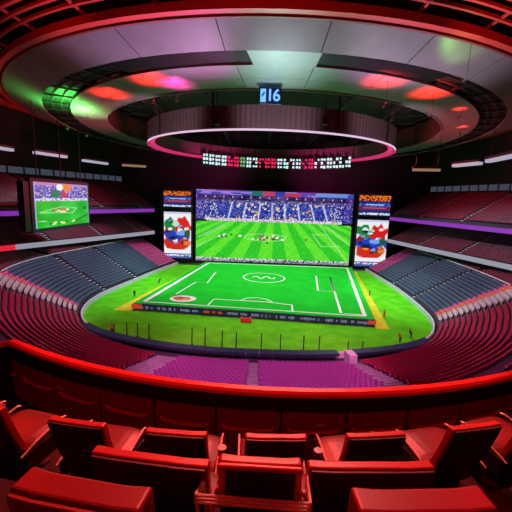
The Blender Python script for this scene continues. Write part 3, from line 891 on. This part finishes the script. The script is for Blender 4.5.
def match_picture():
    r = np.random.default_rng(5); H_, W_ = 78, 156
    im = np.zeros((H_, W_, 3)); Y, X = np.mgrid[0:H_, 0:W_] + .5
    # ad ribbon over the stand
    im[:5] = np.where(vnoise(5, W_, 16, r)[..., None] > .55, np.array([150, 120, 215]), np.array([60, 70, 170]))
    im[:5, 55:66] = (30, 110, 110); im[:5, 66:78] = (190, 60, 110); im[:5, 78:88] = (60, 60, 160); im[1:5, 88:104] = (190, 50, 90); im[1:4, 118:150] = (90, 150, 215)
    im[5:10] = np.array([52, 36, 92]) + (vnoise(5, W_, 40, r)[..., None] - .5) * 90
    im[6:8, ::9] = (180, 180, 230)
    # crowd
    cr_ = np.array([38, 52, 150]) + (r.random((22, W_, 1)) - .5) * 110
    sel = r.random((22, W_)); cr_[sel > .86] = (215, 215, 235); cr_[(sel > .82) & (sel < .86)] = (230, 190, 120); cr_[sel < .06] = (25, 25, 60)
    im[10:32] = cr_
    im[14:27, 22:134] = im[14:27, 22:134] * .45 + np.array([30, 45, 165]) * .55
    im[10:13] = im[10:13] * .5 + np.array([90, 80, 130]) * .5
    for x0, x1 in ((36, 32), (50, 47), (64, 62), (76, 76), (88, 89), (101, 104), (114, 119), (126, 132)): paint_line(im, x0, 13, x1, 31, (225, 225, 240), .7)
    for k in range(60): blob(im, r.uniform(40, 120), r.uniform(12, 30), 1, .9, (235, 225, 200) if k % 3 else (220, 170, 60))
    # grass
    hz = 31 + 1.8 * ((X - 78) / 78) ** 2 * 2
    g = Y > hz; vp = 78 + (X - 78) * 60 / (Y - 5); st = (np.floor(vp / 13.0) % 2)
    gr = np.where(st[..., None] > 0, np.array([95, 225, 45]), np.array([45, 198, 38])) + (r.random((H_, W_, 1)) - .5) * 26
    im = np.where(g[..., None], gr, im)
    im[30:33, 10:146] = np.where(r.random((3, 136, 1)) > .5, np.array([225, 225, 235]), np.array([190, 150, 190]))
    wl = (210, 240, 205)
    for a in ((33, 34, 2, 52), (29, 38, 9, 50), (2, 62, 24, 49), (124, 34, 153, 72), (132, 36, 156, 56), (118, 45, 132, 45), (118, 45, 127, 58), (127, 58, 145, 57)): paint_line(im, *a, wl, .4, .8)
    t = np.linspace(0, 2 * PI, 40)
    for a, b in zip(t, t[1:]): paint_line(im, 70 + 21 * math.cos(a), 50 + 4 * math.sin(a), 70 + 21 * math.cos(b), 50 + 4 * math.sin(b), wl, .3, .7)
    for k in range(26):
        cx = r.normal(72, 9); cy = r.normal(50, 1.6); blob(im, cx, cy, 1.5, 1.1, [(245, 245, 245), (150, 110, 90), (60, 40, 40), (215, 200, 150)][k % 4])
    for k in range(9): blob(im, r.normal(28, 5), r.normal(49, 1), 1.3, .9, [(230, 240, 220), (40, 70, 30)][k % 2])
    blob(im, 111, 51, 1.2, 1.4, (110, 40, 40)); blob(im, 72, 56, 2, .7, (40, 90, 30))
    im[74:] = np.where(r.random((4, W_, 1)) > .35, np.array([215, 215, 225]), np.array([60, 60, 90])); im[76:, :] *= .75
    im[5:32, 0:8] = im[5:32, 0:8] * .6 + np.array([90, 50, 160]) * .4; im[5:32, -8:] = im[5:32, -8:] * .6 + np.array([90, 50, 160]) * .4
    return im
def ad_top(seed):
    r = np.random.default_rng(seed); im = np.zeros((20, 28, 3)); im[:] = (22, 28, 70)
    im[0:6] = np.where(r.random((6, 28, 1)) > .45, np.array([235, 120, 30]), np.array([90, 20, 15])); im[0] = (60, 20, 30)
    im[6:8] = (30, 40, 110)
    im[8:11] = np.where(r.random((3, 28, 1)) > .4, np.array([60, 110, 215]), np.array([25, 40, 120])); im[9:10, 6:22] = (150, 195, 245)
    im[11:14] = (120, 30, 60); im[12, 4:24] = (190, 90, 110); im[14:16] = (30, 45, 130)
    im[17:19] = np.where(r.random((2, 28, 1)) > .35, np.array([215, 225, 245]), np.array([90, 100, 160])); return im
def ad_burger(seed):
    r = np.random.default_rng(seed); im = np.zeros((48, 28, 3)); im[:] = (238, 238, 242)
    im[0:2] = (200, 205, 235)
    blob(im, 7, 13, 6.5, 7, (20, 130, 60), 1.8, r); blob(im, 20, 14, 8, 8, (215, 25, 30), 1.8, r); blob(im, 12, 12, 4, 3, (190, 225, 190), .6, r)
    blob(im, 13, 32, 13, 8, (205, 40, 20), .7, r); blob(im, 4, 22, 4, 6, (150, 20, 25), .6, r); blob(im, 14, 25, 12.5, 6, (28, 60, 190), 1.8, r); [blob(im, r.uniform(4, 25), r.uniform(9, 34), 2.2, 1.3, [(15, 20, 60), (120, 150, 230), (235, 235, 235), (120, 15, 25), (240, 150, 60), (10, 90, 50)][q % 6], 1.5, r) for q in range(22)]
    blob(im, 17, 22, 5, 2.4, (120, 160, 235), .6, r); blob(im, 9, 27, 4, 2, (15, 20, 70), .6, r); blob(im, 24, 22, 3, 4, (20, 90, 60), .7, r); blob(im, 23, 32, 3, 2.4, (230, 120, 40), .6, r)
    im[43:] = (70, 85, 160); im[44:46] = np.where(r.random((2, 28, 1)) > .35, np.array([230, 232, 245]), np.array([90, 100, 170])); im[39:42] = (235, 238, 245)
    return im
def side_picture():
    r = np.random.default_rng(11); im = np.zeros((44, 52, 3)); Y, X = np.mgrid[0:44, 0:52] + .5
    im[:] = np.array([25, 185, 35]) + (vnoise(44, 52, 6, r)[..., None] - .5) * 50
    c = r.random((17, 52)); im[:17] = (70, 85, 190)
    for thr, col in ((.35, (150, 150, 225)), (.55, (30, 40, 120)), (.72, (230, 225, 240)), (.86, (120, 70, 150)), (.94, (215, 90, 110))): im[:17][c > thr] = col
    im[0:3] = (190, 130, 190); blob(im, 29, 4, 5, 4, (235, 130, 60), .8, r); blob(im, 22, 4, 3, 3, (250, 250, 245), .5, r); blob(im, 18, 11, 4, 4.5, (20, 120, 90), .8, r); blob(im, 26, 12, 3, 4, (205, 50, 80), .8, r)
    im[15:18] = np.where(r.random((3, 52, 1)) > .4, np.array([225, 220, 235]), np.array([150, 130, 190]))
    for a in ((4, 29, 22, 24), (22, 24, 38, 26), (38, 26, 33, 31), (33, 31, 4, 29)): paint_line(im, *a, (190, 240, 180), .5, .8)
    for k in range(14): blob(im, r.normal(25, 5), r.normal(27.5, 1), 1.8, 1, [(210, 110, 70), (235, 225, 190), (150, 60, 50)][k % 3])
    paint_line(im, 37, 40, 50, 34, (10, 110, 20), .8); paint_line(im, 2, 37, 9, 38, (200, 240, 200), .4)
    blob(im, 47, 26, 2.4, 2, (20, 110, 60), .6, r)
    for k in range(16): blob(im, r.uniform(12, 36), r.uniform(39, 41), 1.3, .9, [(235, 220, 90), (60, 70, 30), (240, 240, 200)][k % 3])
    im[:, 0] = (170, 160, 220); im[:, -1] = (120, 160, 150)
    return im

# big match screen
def plane_obj(tl, bl, tr, br, y):
    a, b, c, d = aty(*tl, y), aty(*bl, y), aty(*tr, y), aty(*br, y)
    x0 = (a.x + b.x) / 2; x1 = (c.x + d.x) / 2; z1 = (a.z + c.z) / 2; z0 = (b.z + d.z) / 2
    return x0, x1, z0, z1
x0, x1, z0, z1 = plane_obj((196, 190.5), (196, 262), (352, 193), (350, 269), 125.5)
z0 = max(z0, .9)
bs = empty('video_screen', ((x0 + x1) / 2, 125.5, 0), 'huge video screen behind the pitch showing a football match', 'screen')
cz = (z0 + z1) / 2
display('display', match_picture(), x1 - x0, z1 - z0, bs, (0, 0, cz))
m = MB(); m.box((0, .55, cz), (x1 - x0 + 1.2, 1.0, z1 - z0 + 1.0)); m.build('cabinet', MT['black'], bs, bevel=.1)
for e in (-.35, .35):
    m = MB(); m.box((e * (x1 - x0), 1.4, (z0) / 2 + 4), (1.0, 1.0, z0 + 8)); m.build('leg', MT['black'], bs)
m = MB(); m.box((0, -.3, .42), (x1 - x0 + .5, .8, .8)); m.build('plinth', MT['dark_soft'], bs)
# ad towers
for side, q, seed, lab in ((-1, (164, 190.5, 191, 207.5, 212, 258), 21, 'black tower of two advert screens, between the big screen and hanging screen'),
                           (1, (357, 194.5, 388, 216, 220, 266.5), 22, 'black tower of two advert screens, beside big screen away from hanging screen')):
    xa = aty(q[0], (q[1] + q[5]) / 2, 123.5).x; xb = aty(q[2], (q[1] + q[5]) / 2, 123.5).x
    mx = (q[0] + q[2]) / 2
    za, zb, zc, zd = [aty(mx, yy, 123.5).z for yy in (q[1], q[3], q[4], q[5])]
    T = empty('advert_tower', ((xa + xb) / 2, 123.5, 0), lab, 'screen', 'advert towers')
    ht = za + .8
    m = MB(); m.box((0, .75, ht / 2), (xb - xa + 1.0, 1.3, ht)); m.build('cabinet', MT['black'], T, bevel=.08)
    display('upper_display', ad_top(seed), xb - xa, za - zb, T, (0, 0, (za + zb) / 2))
    display('lower_display', ad_burger(seed), xb - xa, zc - zd, T, (0, 0, (zc + zd) / 2))
# hanging screen over the side stand
pA, pB = Vector((-42.5, 66.2)), Vector((-41.9, 86.0))
d = (pB - pA); hs = empty('hanging_screen', ((pA.x + pB.x) / 2, (pA.y + pB.y) / 2, 21.3), 'large video screen hanging in front of the side decks showing a football field', 'screen', None, math.atan2(d.y, d.x))
display('display', side_picture(), d.length, 9.0, hs, (0, 0, 0))
m = MB(); m.box((0, .6, 0), (d.length + 1.6, 1.0, 10.4)); m.build('cabinet', MT['black'], hs, bevel=.08)
m = MB(); m.box((-d.length / 2 - 1.6, .9, -.2), (1.6, 1.2, 9.4)); m.build('side_cabinet', MT['black'], hs, bevel=.08)
for e in (-.4, 0, .4):
    m = MB(); m.tube([(e * d.length, .6, 5.1), (e * d.length, .6, 25.5)], .12, 6); m.build('hanger', MT['black'], hs)

# ------------------------------------------------------------------ posts, people and small things on the turf
posts = [(114.5, 338, 326), (127, 337, 324), (137.5, 337, 324), (149, 339, 325), (192, 345, 328), (205, 347, 328.5), (222, 349, 331), (236, 350, 333),
         (261, 352, 334), (280, 353, 334.5), (303, 354.5, 336), (318.5, 355, 337), (347.5, 354, 342), (362, 353, 342)]
for i, (px, yb, yt) in enumerate(posts):
    p = atz(px, yb, .02); h = (yb - yt) / FPX * (p - EYE).length / .95
    m = MB(); m.cyl((0, 0, 0), .09, h, 8); o = m.build('net_post', MT['cloth_dark']); o.location = p
    m = MB(); m.cyl((0, 0, 0), .28, .08, 12); m.build('foot_plate', MT['cloth_dark'], o)
    tag(o, 'thin dark post standing on near turf, %s along from the hanging-screen corner' % ORD[i], 'post', 'posts on the near turf')
rb = atz(246, 322, .02)
m = MB(); m.box((0, 0, .45), (2.2, 1.0, .9)); o = m.build('equipment_box', MT['red_box'], bevel=.12, seg=3); o.location = rb
m = MB(); m.box((0, 0, .93), (1.2, .2, .1)); m.build('handle', MT['black'], o)
tag(o, 'small red box on the turf before the dark pitch edge', 'box')

def person(name, loc, rz, top, legs, label, pose='stand', h=1.78):
    root = empty(name, loc, label, 'person', None, rz)
    k = h / 1.78
    st = .16 if pose == 'stride' else 0
    lean = .25 if pose == 'bend' else 0
    J = {'pelvis': (0, 0, .95), 'chest': (0, lean, 1.32), 'neck': (0, lean * 1.5, 1.52), 'head': (0, lean * 1.8 + .02, 1.64), 'crown': (0, lean * 1.9 + .02, 1.74),
         'lh': (-.1, 0, .9), 'lk': (-.12, st + .03, .5), 'la': (-.12, st - .02, .08), 'lt': (-.13, st + .14, .04), 'rh': (.1, 0, .9), 'rk': (.12, -st + .05, .5), 'ra': (.12, -st - .08, .08), 'rt': (.13, -st + .08, .04),
         'ls': (-.19, lean * 1.3, 1.43), 'le': (-.26, lean + .02 - st, 1.16), 'lw': (-.25, lean + .12 - st, .93), 'lf': (-.25, lean + .15 - st, .82), 'rs': (.19, lean * 1.3, 1.43), 're': (.26, lean + .02 + st, 1.16), 'rw': (.25, lean + .14 + st, .93), 'rf': (.25, lean + .18 + st, .82)}
    R_ = dict(pelvis=.13, chest=.14, neck=.06, head=.1, crown=.07, lh=.1, lk=.07, la=.045, lt=.04, rh=.1, rk=.07, ra=.045, rt=.04, ls=.07, le=.048, lw=.035, lf=.035, rs=.07, re=.048, rw=.035, rf=.035)
    def skinned(nm, keys, edges, grow, material, parent):
        me = bpy.data.meshes.new(nm); idx = {q: i for i, q in enumerate(keys)}
        me.from_pydata([tuple(c * k for c in J[q]) for q in keys], [(idx[a], idx[b]) for a, b in edges], [])
        o = bpy.data.objects.new(nm, me); COL.objects.link(o); o.parent = parent
        sk = o.modifiers.new('skin', 'SKIN'); 
        for i, q in enumerate(keys): me.skin_vertices[0].data[i].radius = (R_[q] * k * grow,) * 2
        me.skin_vertices[0].data[0].use_root = True
        sb = o.modifiers.new('sub', 'SUBSURF'); sb.levels = 1; sb.render_levels = 2
        me.materials.append(material); return o
    keys = list(J)
    ed = [('pelvis', 'chest'), ('chest', 'neck'), ('neck', 'head'), ('head', 'crown'), ('pelvis', 'lh'), ('lh', 'lk'), ('lk', 'la'), ('la', 'lt'), ('pelvis', 'rh'), ('rh', 'rk'), ('rk', 'ra'), ('ra', 'rt'),
          ('chest', 'ls'), ('ls', 'le'), ('le', 'lw'), ('lw', 'lf'), ('chest', 'rs'), ('rs', 're'), ('re', 'rw'), ('rw', 'rf')]
    skinned('body', keys, ed, 1, MT['skin'], root)
    skinned('jacket', ['pelvis', 'chest', 'ls', 'le', 'lw', 'rs', 're', 'rw'], [('pelvis', 'chest'), ('chest', 'ls'), ('ls', 'le'), ('le', 'lw'), ('chest', 'rs'), ('rs', 're'), ('re', 'rw')], 1.25, top, root)
    skinned('trousers', ['pelvis', 'lh', 'lk', 'la', 'rh', 'rk', 'ra'], [('pelvis', 'lh'), ('lh', 'lk'), ('lk', 'la'), ('pelvis', 'rh'), ('rh', 'rk'), ('rk', 'ra')], 1.2, legs, root)
    m = MB(); m.cyl((0, J['head'][1] * k - .01, 1.66 * k), .115 * k, .1 * k, 12, 0, .06 * k); m.build('hair', MT['cloth_dark'], root)
    return root
for (px, py), rz, tp, lg, pose, lab in (
        ((134.5, 297), .4, 'cloth_dark', 'cloth_dark', 'stand', 'person in dark clothes standing upright on the turf below the slate chairs'),
        ((159, 284), -1, 'cloth_dark', 'cloth_dark', 'bend', 'person in dark clothes bending forward on the turf by the ad tower'),
        ((384, 317.5), 2.4, 'cloth_orange', 'cloth_red', 'stride', 'person in orange and red walking on turf beside the pitch'),
        ((369.5, 296.5), 1.5, 'cloth_dark', 'cloth_dark', 'stand', 'person in dark clothes standing on turf beyond the one in orange'),
        ((112, 334), .2, 'cloth_red', 'cloth_dark', 'bend', 'person in red jacket crouching forward by the curved wall and first post'),
        ((411, 338.5), .8, 'cloth_dark', 'cloth_dark', 'bend', 'person in dark clothes bending by the curved wall at the far corner'),
        ((400, 343), .1, 'cloth_red', 'cloth_dark', 'bend', 'person in red jacket bending beside the pitchside wall near the entrance')):
    person('person', atz(px, py, .02), rz, MT[tp], MT[lg], lab, pose)

# ------------------------------------------------------------------ balcony: steps, parapet, armchairs
BC = Vector((-.1, 12.35))                      # centre of the curved rows
def BP(r, ang, z=0): return Vector((BC.x + r * math.sin(ang), BC.y - r * math.cos(ang), z))
def arc_slab(r0, r1, z0, z1, a0, a1, n=40):
    prof = []
    for k in range(n + 1):
        a = a0 + (a1 - a0) * k / n
        prof.append([BP(r0, a, z0), BP(r1, a, z0), BP(r1, a, z1), BP(r0, a, z1)])
    m = MB(); m.strip(prof); return m
AW = math.radians(48)
ZF = (20.65, 21.1, 21.55, 21.95, 22.35)
carpet = mat('dark_red_carpet', (.03, .006, .007), .9, noise=.4, nscale=30)
for i, (r0, r1, z) in enumerate(((8.15, 9.0, ZF[0]), (9.0, 9.95, ZF[1]), (9.95, 10.62, ZF[2]), (10.62, 11.3, ZF[3]), (11.3, 14.5, ZF[4]))):
    struct(arc_slab(r0, r1, 20.0, z, -AW, AW), 'balcony_step', carpet)
par = empty('balcony_parapet', BP(8.25, 0, ZF[0]), 'curved balcony parapet with bright red top rail and maroon padded panels', 'parapet')
off = par.location.copy()
def pbuild(m, name, mt, bevel=0, parent=par):
    m.v = [tuple(Vector(v) - off) for v in m.v]; return m.build(name, mt, parent, bevel=bevel)
RC = Vector((.48, 12.48)); RR = 8.41
def RPt(r, ang, z=0): return Vector((RC.x + r * math.sin(ang), RC.y - r * math.cos(ang), z))
A0, A1 = math.radians(-30.6), math.radians(46)
def rail_sweep(sec, n=60):
    """sec: (radius, z) section, swept along the arc and on round the bend at its end"""
    prof = []
    t = Vector((-.64, -.77, 0)); nrm = Vector((.77, -.64, 0))
    for q in (2.2, 1.1):
        prof.append([RPt(RR, A0, z) + t * q + nrm * (r - RR) for r, z in sec])
    for k in range(n + 1):
        a = A0 + (A1 - A0) * k / n
        prof.append([RPt(r, a, z) for r, z in sec])
    m = MB(); m.strip(prof); return m
pbuild(rail_sweep([(8.30, 19.6), (8.46, 19.6), (8.46, 21.44), (8.30, 21.44)]), 'wall', MT['shell'])
pbuild(rail_sweep([(8.40, 21.58), (8.405, 21.63), (8.43, 21.655), (8.51, 21.65), (8.545, 21.625), (8.55, 21.585), (8.53, 21.57)]), 'top_rail', MT['lit_rail_red'])
pbuild(rail_sweep([(8.41, 21.40), (8.41, 21.575), (8.56, 21.575), (8.56, 21.40)]), 'rail_shade_band', MT['black'])  # black colour stands in for the shade under the overhanging rail
pitch_a = .84 / 8.5
for k in range(-5, 9):
    a = k * pitch_a - .06
    prof = []
    for j in range(7):
        aa = a + pitch_a * .48 * (j / 3 - 1)
        prof.append([RPt(8.46, aa, 20.68), RPt(8.5, aa, 20.68), RPt(8.5, aa, 21.41), RPt(8.46, aa, 21.41)])
    m = MB(); m.strip(prof)
    pan = pbuild(m, 'padded_panel', MT['clad'], bevel=.008)
    prof = []
    for j in range(15):
        t = j / 14; aa = a + pitch_a * .40 * (2 * t - 1); e = abs(2 * t - 1) ** 6 * .04; dp = .025 * (1 - abs(2 * t - 1) ** 8)
        prof.append([RPt(8.5, aa, 21.06 + e), RPt(8.51 + dp, aa, 21.065 + e), RPt(8.52 + dp, aa, 21.085 + e), RPt(8.5, aa, 21.10 + e)])
    m = MB(); m.strip(prof); pbuild(m, 'ledge', MT['lit_rail_red'], parent=pan)
for a in (-3.35 * pitch_a - .06, 1.1 * pitch_a - .06):
    m = MB(); m.box(RPt(8.515, a, 21.19), (.13, .03, .025), Matrix.Rotation(a, 3, 'Z')); pbuild(m, 'card_holder', MT['chrome'], bevel=.006)

def cushion(mb, w, d, t, z, y0, crown=.03, nx=8, ny=8):
    """soft pad: top crowned, edges rounded"""
    def top(u, v): return z + t - crown * (abs(2 * u - 1) ** 4 + abs(2 * v - 1) ** 4)
    V = []; F = []
    for j in range(ny + 1):
        for i in range(nx + 1):
            u, v = i / nx, j / ny; V.append((w * (u - .5), y0 + d * v, top(u, v)))
    o = len(V)
    for j in range(ny + 1):
        for i in range(nx + 1):
            u, v = i / nx, j / ny; V.append((w * (u - .5) * .97, y0 + d * (.015 + .97 * v), z))
    N = nx + 1
    for j in range(ny):
        for i in range(nx):
            a = j * N + i; F.append((a, a + 1, a + N + 1, a + N)); F.append((o + a, o + a + N, o + a + N + 1, o + a + 1))
    ring = [i for i in range(N)] + [j * N + nx for j in range(1, ny + 1)] + [ny * N + i for i in range(nx - 1, -1, -1)] + [j * N for j in range(ny - 1, 0, -1)]
    for a, b in zip(ring, ring[1:] + ring[:1]): F.append((b, a, o + a, o + b))
    mb.add(V, F)
def armchair(name, loc, rz, label, w=.52, back_top=.95, seat_w=None, lean=.17, leather='leather', trim=True, seat_d=.5, group='balcony armchairs', thick=.075, shell='shell'):
    """faces local +y, back upper edge passes over the local origin"""
    seat_w = seat_w or w + .06
    root = empty(name, loc, label, 'armchair', group, rz)
    sh = .44; ang = math.atan2(lean, back_top - sh)
    yb = lean                                     # back foot is forward of the back's top
    # outer shell of the back
    hgt = (back_top - .12 - .2)
    def back_slab(y_off, th, ww, z0, z1, mb, round_=.0):
        P = []
        for z in np.linspace(z0, z1, 7):
            t = (z - sh) / (back_top - sh); y = yb - lean * t + y_off
            c = .012 * math.sin(PI * min(1, max(0, t)))
            P.append((z, y - c))
        prof = []
        for (z, y) in P:
            hw = ww / 2
            prof.append([(-hw, y, z), (-hw * .6, y - .008, z), (hw * .6, y - .008, z), (hw, y, z), (hw, y + th, z), (hw * .6, y + th - .012, z), (-hw * .6, y + th - .012, z), (-hw, y + th, z)])
        mb.strip(prof)
    m = MB(); back_slab(0, .03, w - .02, .18, back_top - .012, m); m.build('back_shell', MT[shell], root, bevel=.006, seg=1)
    m = MB(); back_slab(.022, thick, w, .36, back_top, m); m.build('backrest', MT[leather], root, bevel=.016, seg=3, smooth=False)
    m = MB(); cushion(m, seat_w, seat_d, .11, sh - .08, yb + .05); m.build('seat', MT['shaded_seat_leather'], root)
    m = MB(); m.box((0, yb + .06 + seat_d / 2, sh - .12), (seat_w - .02, seat_d - .02, .09)); m.build('seat_base', MT['shell'], root, bevel=.01)
    if trim:
        for sgn in (-1, 1):
            x = sgn * (seat_w / 2 + .018)
            m = MB(); m.tube([(x, yb - .02, sh - .06), (x, yb + .15, sh - .005), (x, yb + seat_d - .02, sh + .045), (x, yb + seat_d + .03, sh + .03)], .011, 8); t = m.build('side_trim', MT['chrome'], root)
            m = MB(); m.box((x, yb + seat_d * .5, sh - .16), (.025, seat_d * .9, .2)); m.build('side_panel', MT['shell'], root, bevel=.006)
    m = MB(); m.box((0, yb + .22, .16), (.3, .26, .34)); m.build('pedestal', MT['black'], root, bevel=.02)
    m = MB(); m.box((0, yb + .22, .012), (.42, .36, .025)); m.build('foot_plate', MT['black'], root, bevel=.006)
    m = MB(); m.box((.0, yb - lean * .86 - .012, back_top - .11), (.055, .012, .018)); m.build('seat_number_plate', MT['dark_soft'], root)
    return root
RA = 9.80
A_lab = ['red armchair of the front row, next to outermost toward the hanging-screen stand', 'red armchair in the front row, third from its end toward the hanging-screen stand',
         'red armchair in the front row, just before the central dark one on the hanging-screen side', 'dark red armchair in the front row directly behind the chrome framed chair',
         'red armchair in the front row just past the central dark one', 'red armchair in the front row, second past the central dark one, seat cushion lit',
         'red armchair at front row end away from hanging screen, only seat showing']
for (px, py), lab in zip(((14, 385), (93, 405.5), (181, 420.5), (276, 434), (371, 425.5), (467, 418.5)), A_lab):
    p = atz(px, py, 22.05)
    ang = math.atan2(p.x - BC.x, BC.y - p.y)
    q = BP(RA, ang, ZF[1])
    armchair('balcony_armchair', q, ang, lab)
for aa, lab in ((math.radians(-19.6), 'outermost red armchair of the front row toward the hanging-screen stand'), (math.radians(17.9), A_lab[6])):
    armchair('balcony_armchair', BP(RA, aa, ZF[1]), aa, lab)
# second row
armchair('balcony_armchair', Vector((-.585, 1.74, ZF[2])), -.12, 'wide red topped armchair in second row on the hanging-screen side of the chrome framed chair', w=.71, seat_w=.62, lean=.1, trim=False, seat_d=.42)
armchair('balcony_armchair', Vector((.715, 1.735, ZF[2])), .04, 'wide red topped armchair in second row past the chrome framed chair', w=.74, seat_w=.66, lean=.1, trim=False, seat_d=.42)
cc = armchair('balcony_armchair', Vector((.065, 1.70, ZF[2])), -.03, 'red armchair with chrome tube frame behind it, middle of the second row', w=.47, seat_w=.46, lean=.1, trim=False, seat_d=.42, back_top=.985)
for sgn in (-1, 1):
    m = MB(); m.box((sgn * .212, .0, .84), (.04, .04, .25)); m.build('frame_side', MT['leather'], cc, bevel=.012)
m = MB(); m.box((0, .002, .972), (.475, .035, .03)); m.build('frame_top', MT['leather'], cc, bevel=.012)
f = [atz(209, 470, 22.42), atz(196.5, 496, 22.42), atz(310, 502, 22.42), atz(307, 475, 22.42)]
f = [v - cc.location for v in f]
for dz in (0, -.022, -.044):
    m = MB(); m.tube([f[0] + Vector((0, 0, dz)), f[1] + Vector((-.004, 0, dz)), f[1] + Vector((.004, -.004, dz)), f[2] + Vector((-.004, -.004, dz)), f[2] + Vector((.004, 0, dz)), f[3] + Vector((0, 0, dz))], .0085, 8); m.build('tray_rail', MT['chrome'], cc)
for v, e in ((f[1], .03), (f[2], -.03), ((f[0] + f[1]) / 2, .03)):
    m = MB(); m.tube([v, v + Vector((e, .02, -.42)), v + Vector((e * 2, .06, -.82))], .011, 8); m.build('frame_leg', MT['chrome'], cc)
m = MB(); m.box((-.22, -.02, .85), (.045, .03, .03)); m.build('red_clip', MT['leather'], cc, bevel=.006)
m = MB(); m.box((.235, -.02, .85), (.045, .03, .03)); m.build('red_clip', MT['leather'], cc, bevel=.006)
# third row
armchair('balcony_armchair', Vector((-.575, .945, ZF[3])), -.16, 'red leather armchair in the nearest row toward the hanging-screen stand', w=.47, seat_w=.56, lean=.12, back_top=1.07, leather='dimmed_leather', seat_d=.42, thick=.11, shell='clad')
armchair('balcony_armchair', Vector((.60, .95, ZF[3])), .06, 'crimson leather armchair in the nearest row, away from the hanging-screen stand', w=.47, seat_w=.56, lean=.12, back_top=1.07, leather='pinkleather', seat_d=.42, thick=.11, shell='clad')
# cups standing on the step beside the central front chair
for (px, py), lab in (((222, 449), 'silver cup on post beside central front-row armchair, toward hanging screen'), ((318, 452), 'silver cup on post beside central front-row armchair, away from hanging screen')):
    p = atz(px, py, 21.62)
    o = empty('cup_holder', (p.x, p.y, ZF[1]), lab, 'cup holder', 'cup holders by the central chair')
    m = MB(); m.cyl((0, 0, .44), .036, .1, 16, 0, .042); m.build('cup', MT['steel'], o)
    m = MB(); m.cyl((0, 0, .02), .016, .43, 10); m.build('post', MT['black'], o)
    m = MB(); m.cyl((0, 0, 0), .07, .02, 16); m.build('foot', MT['black'], o)
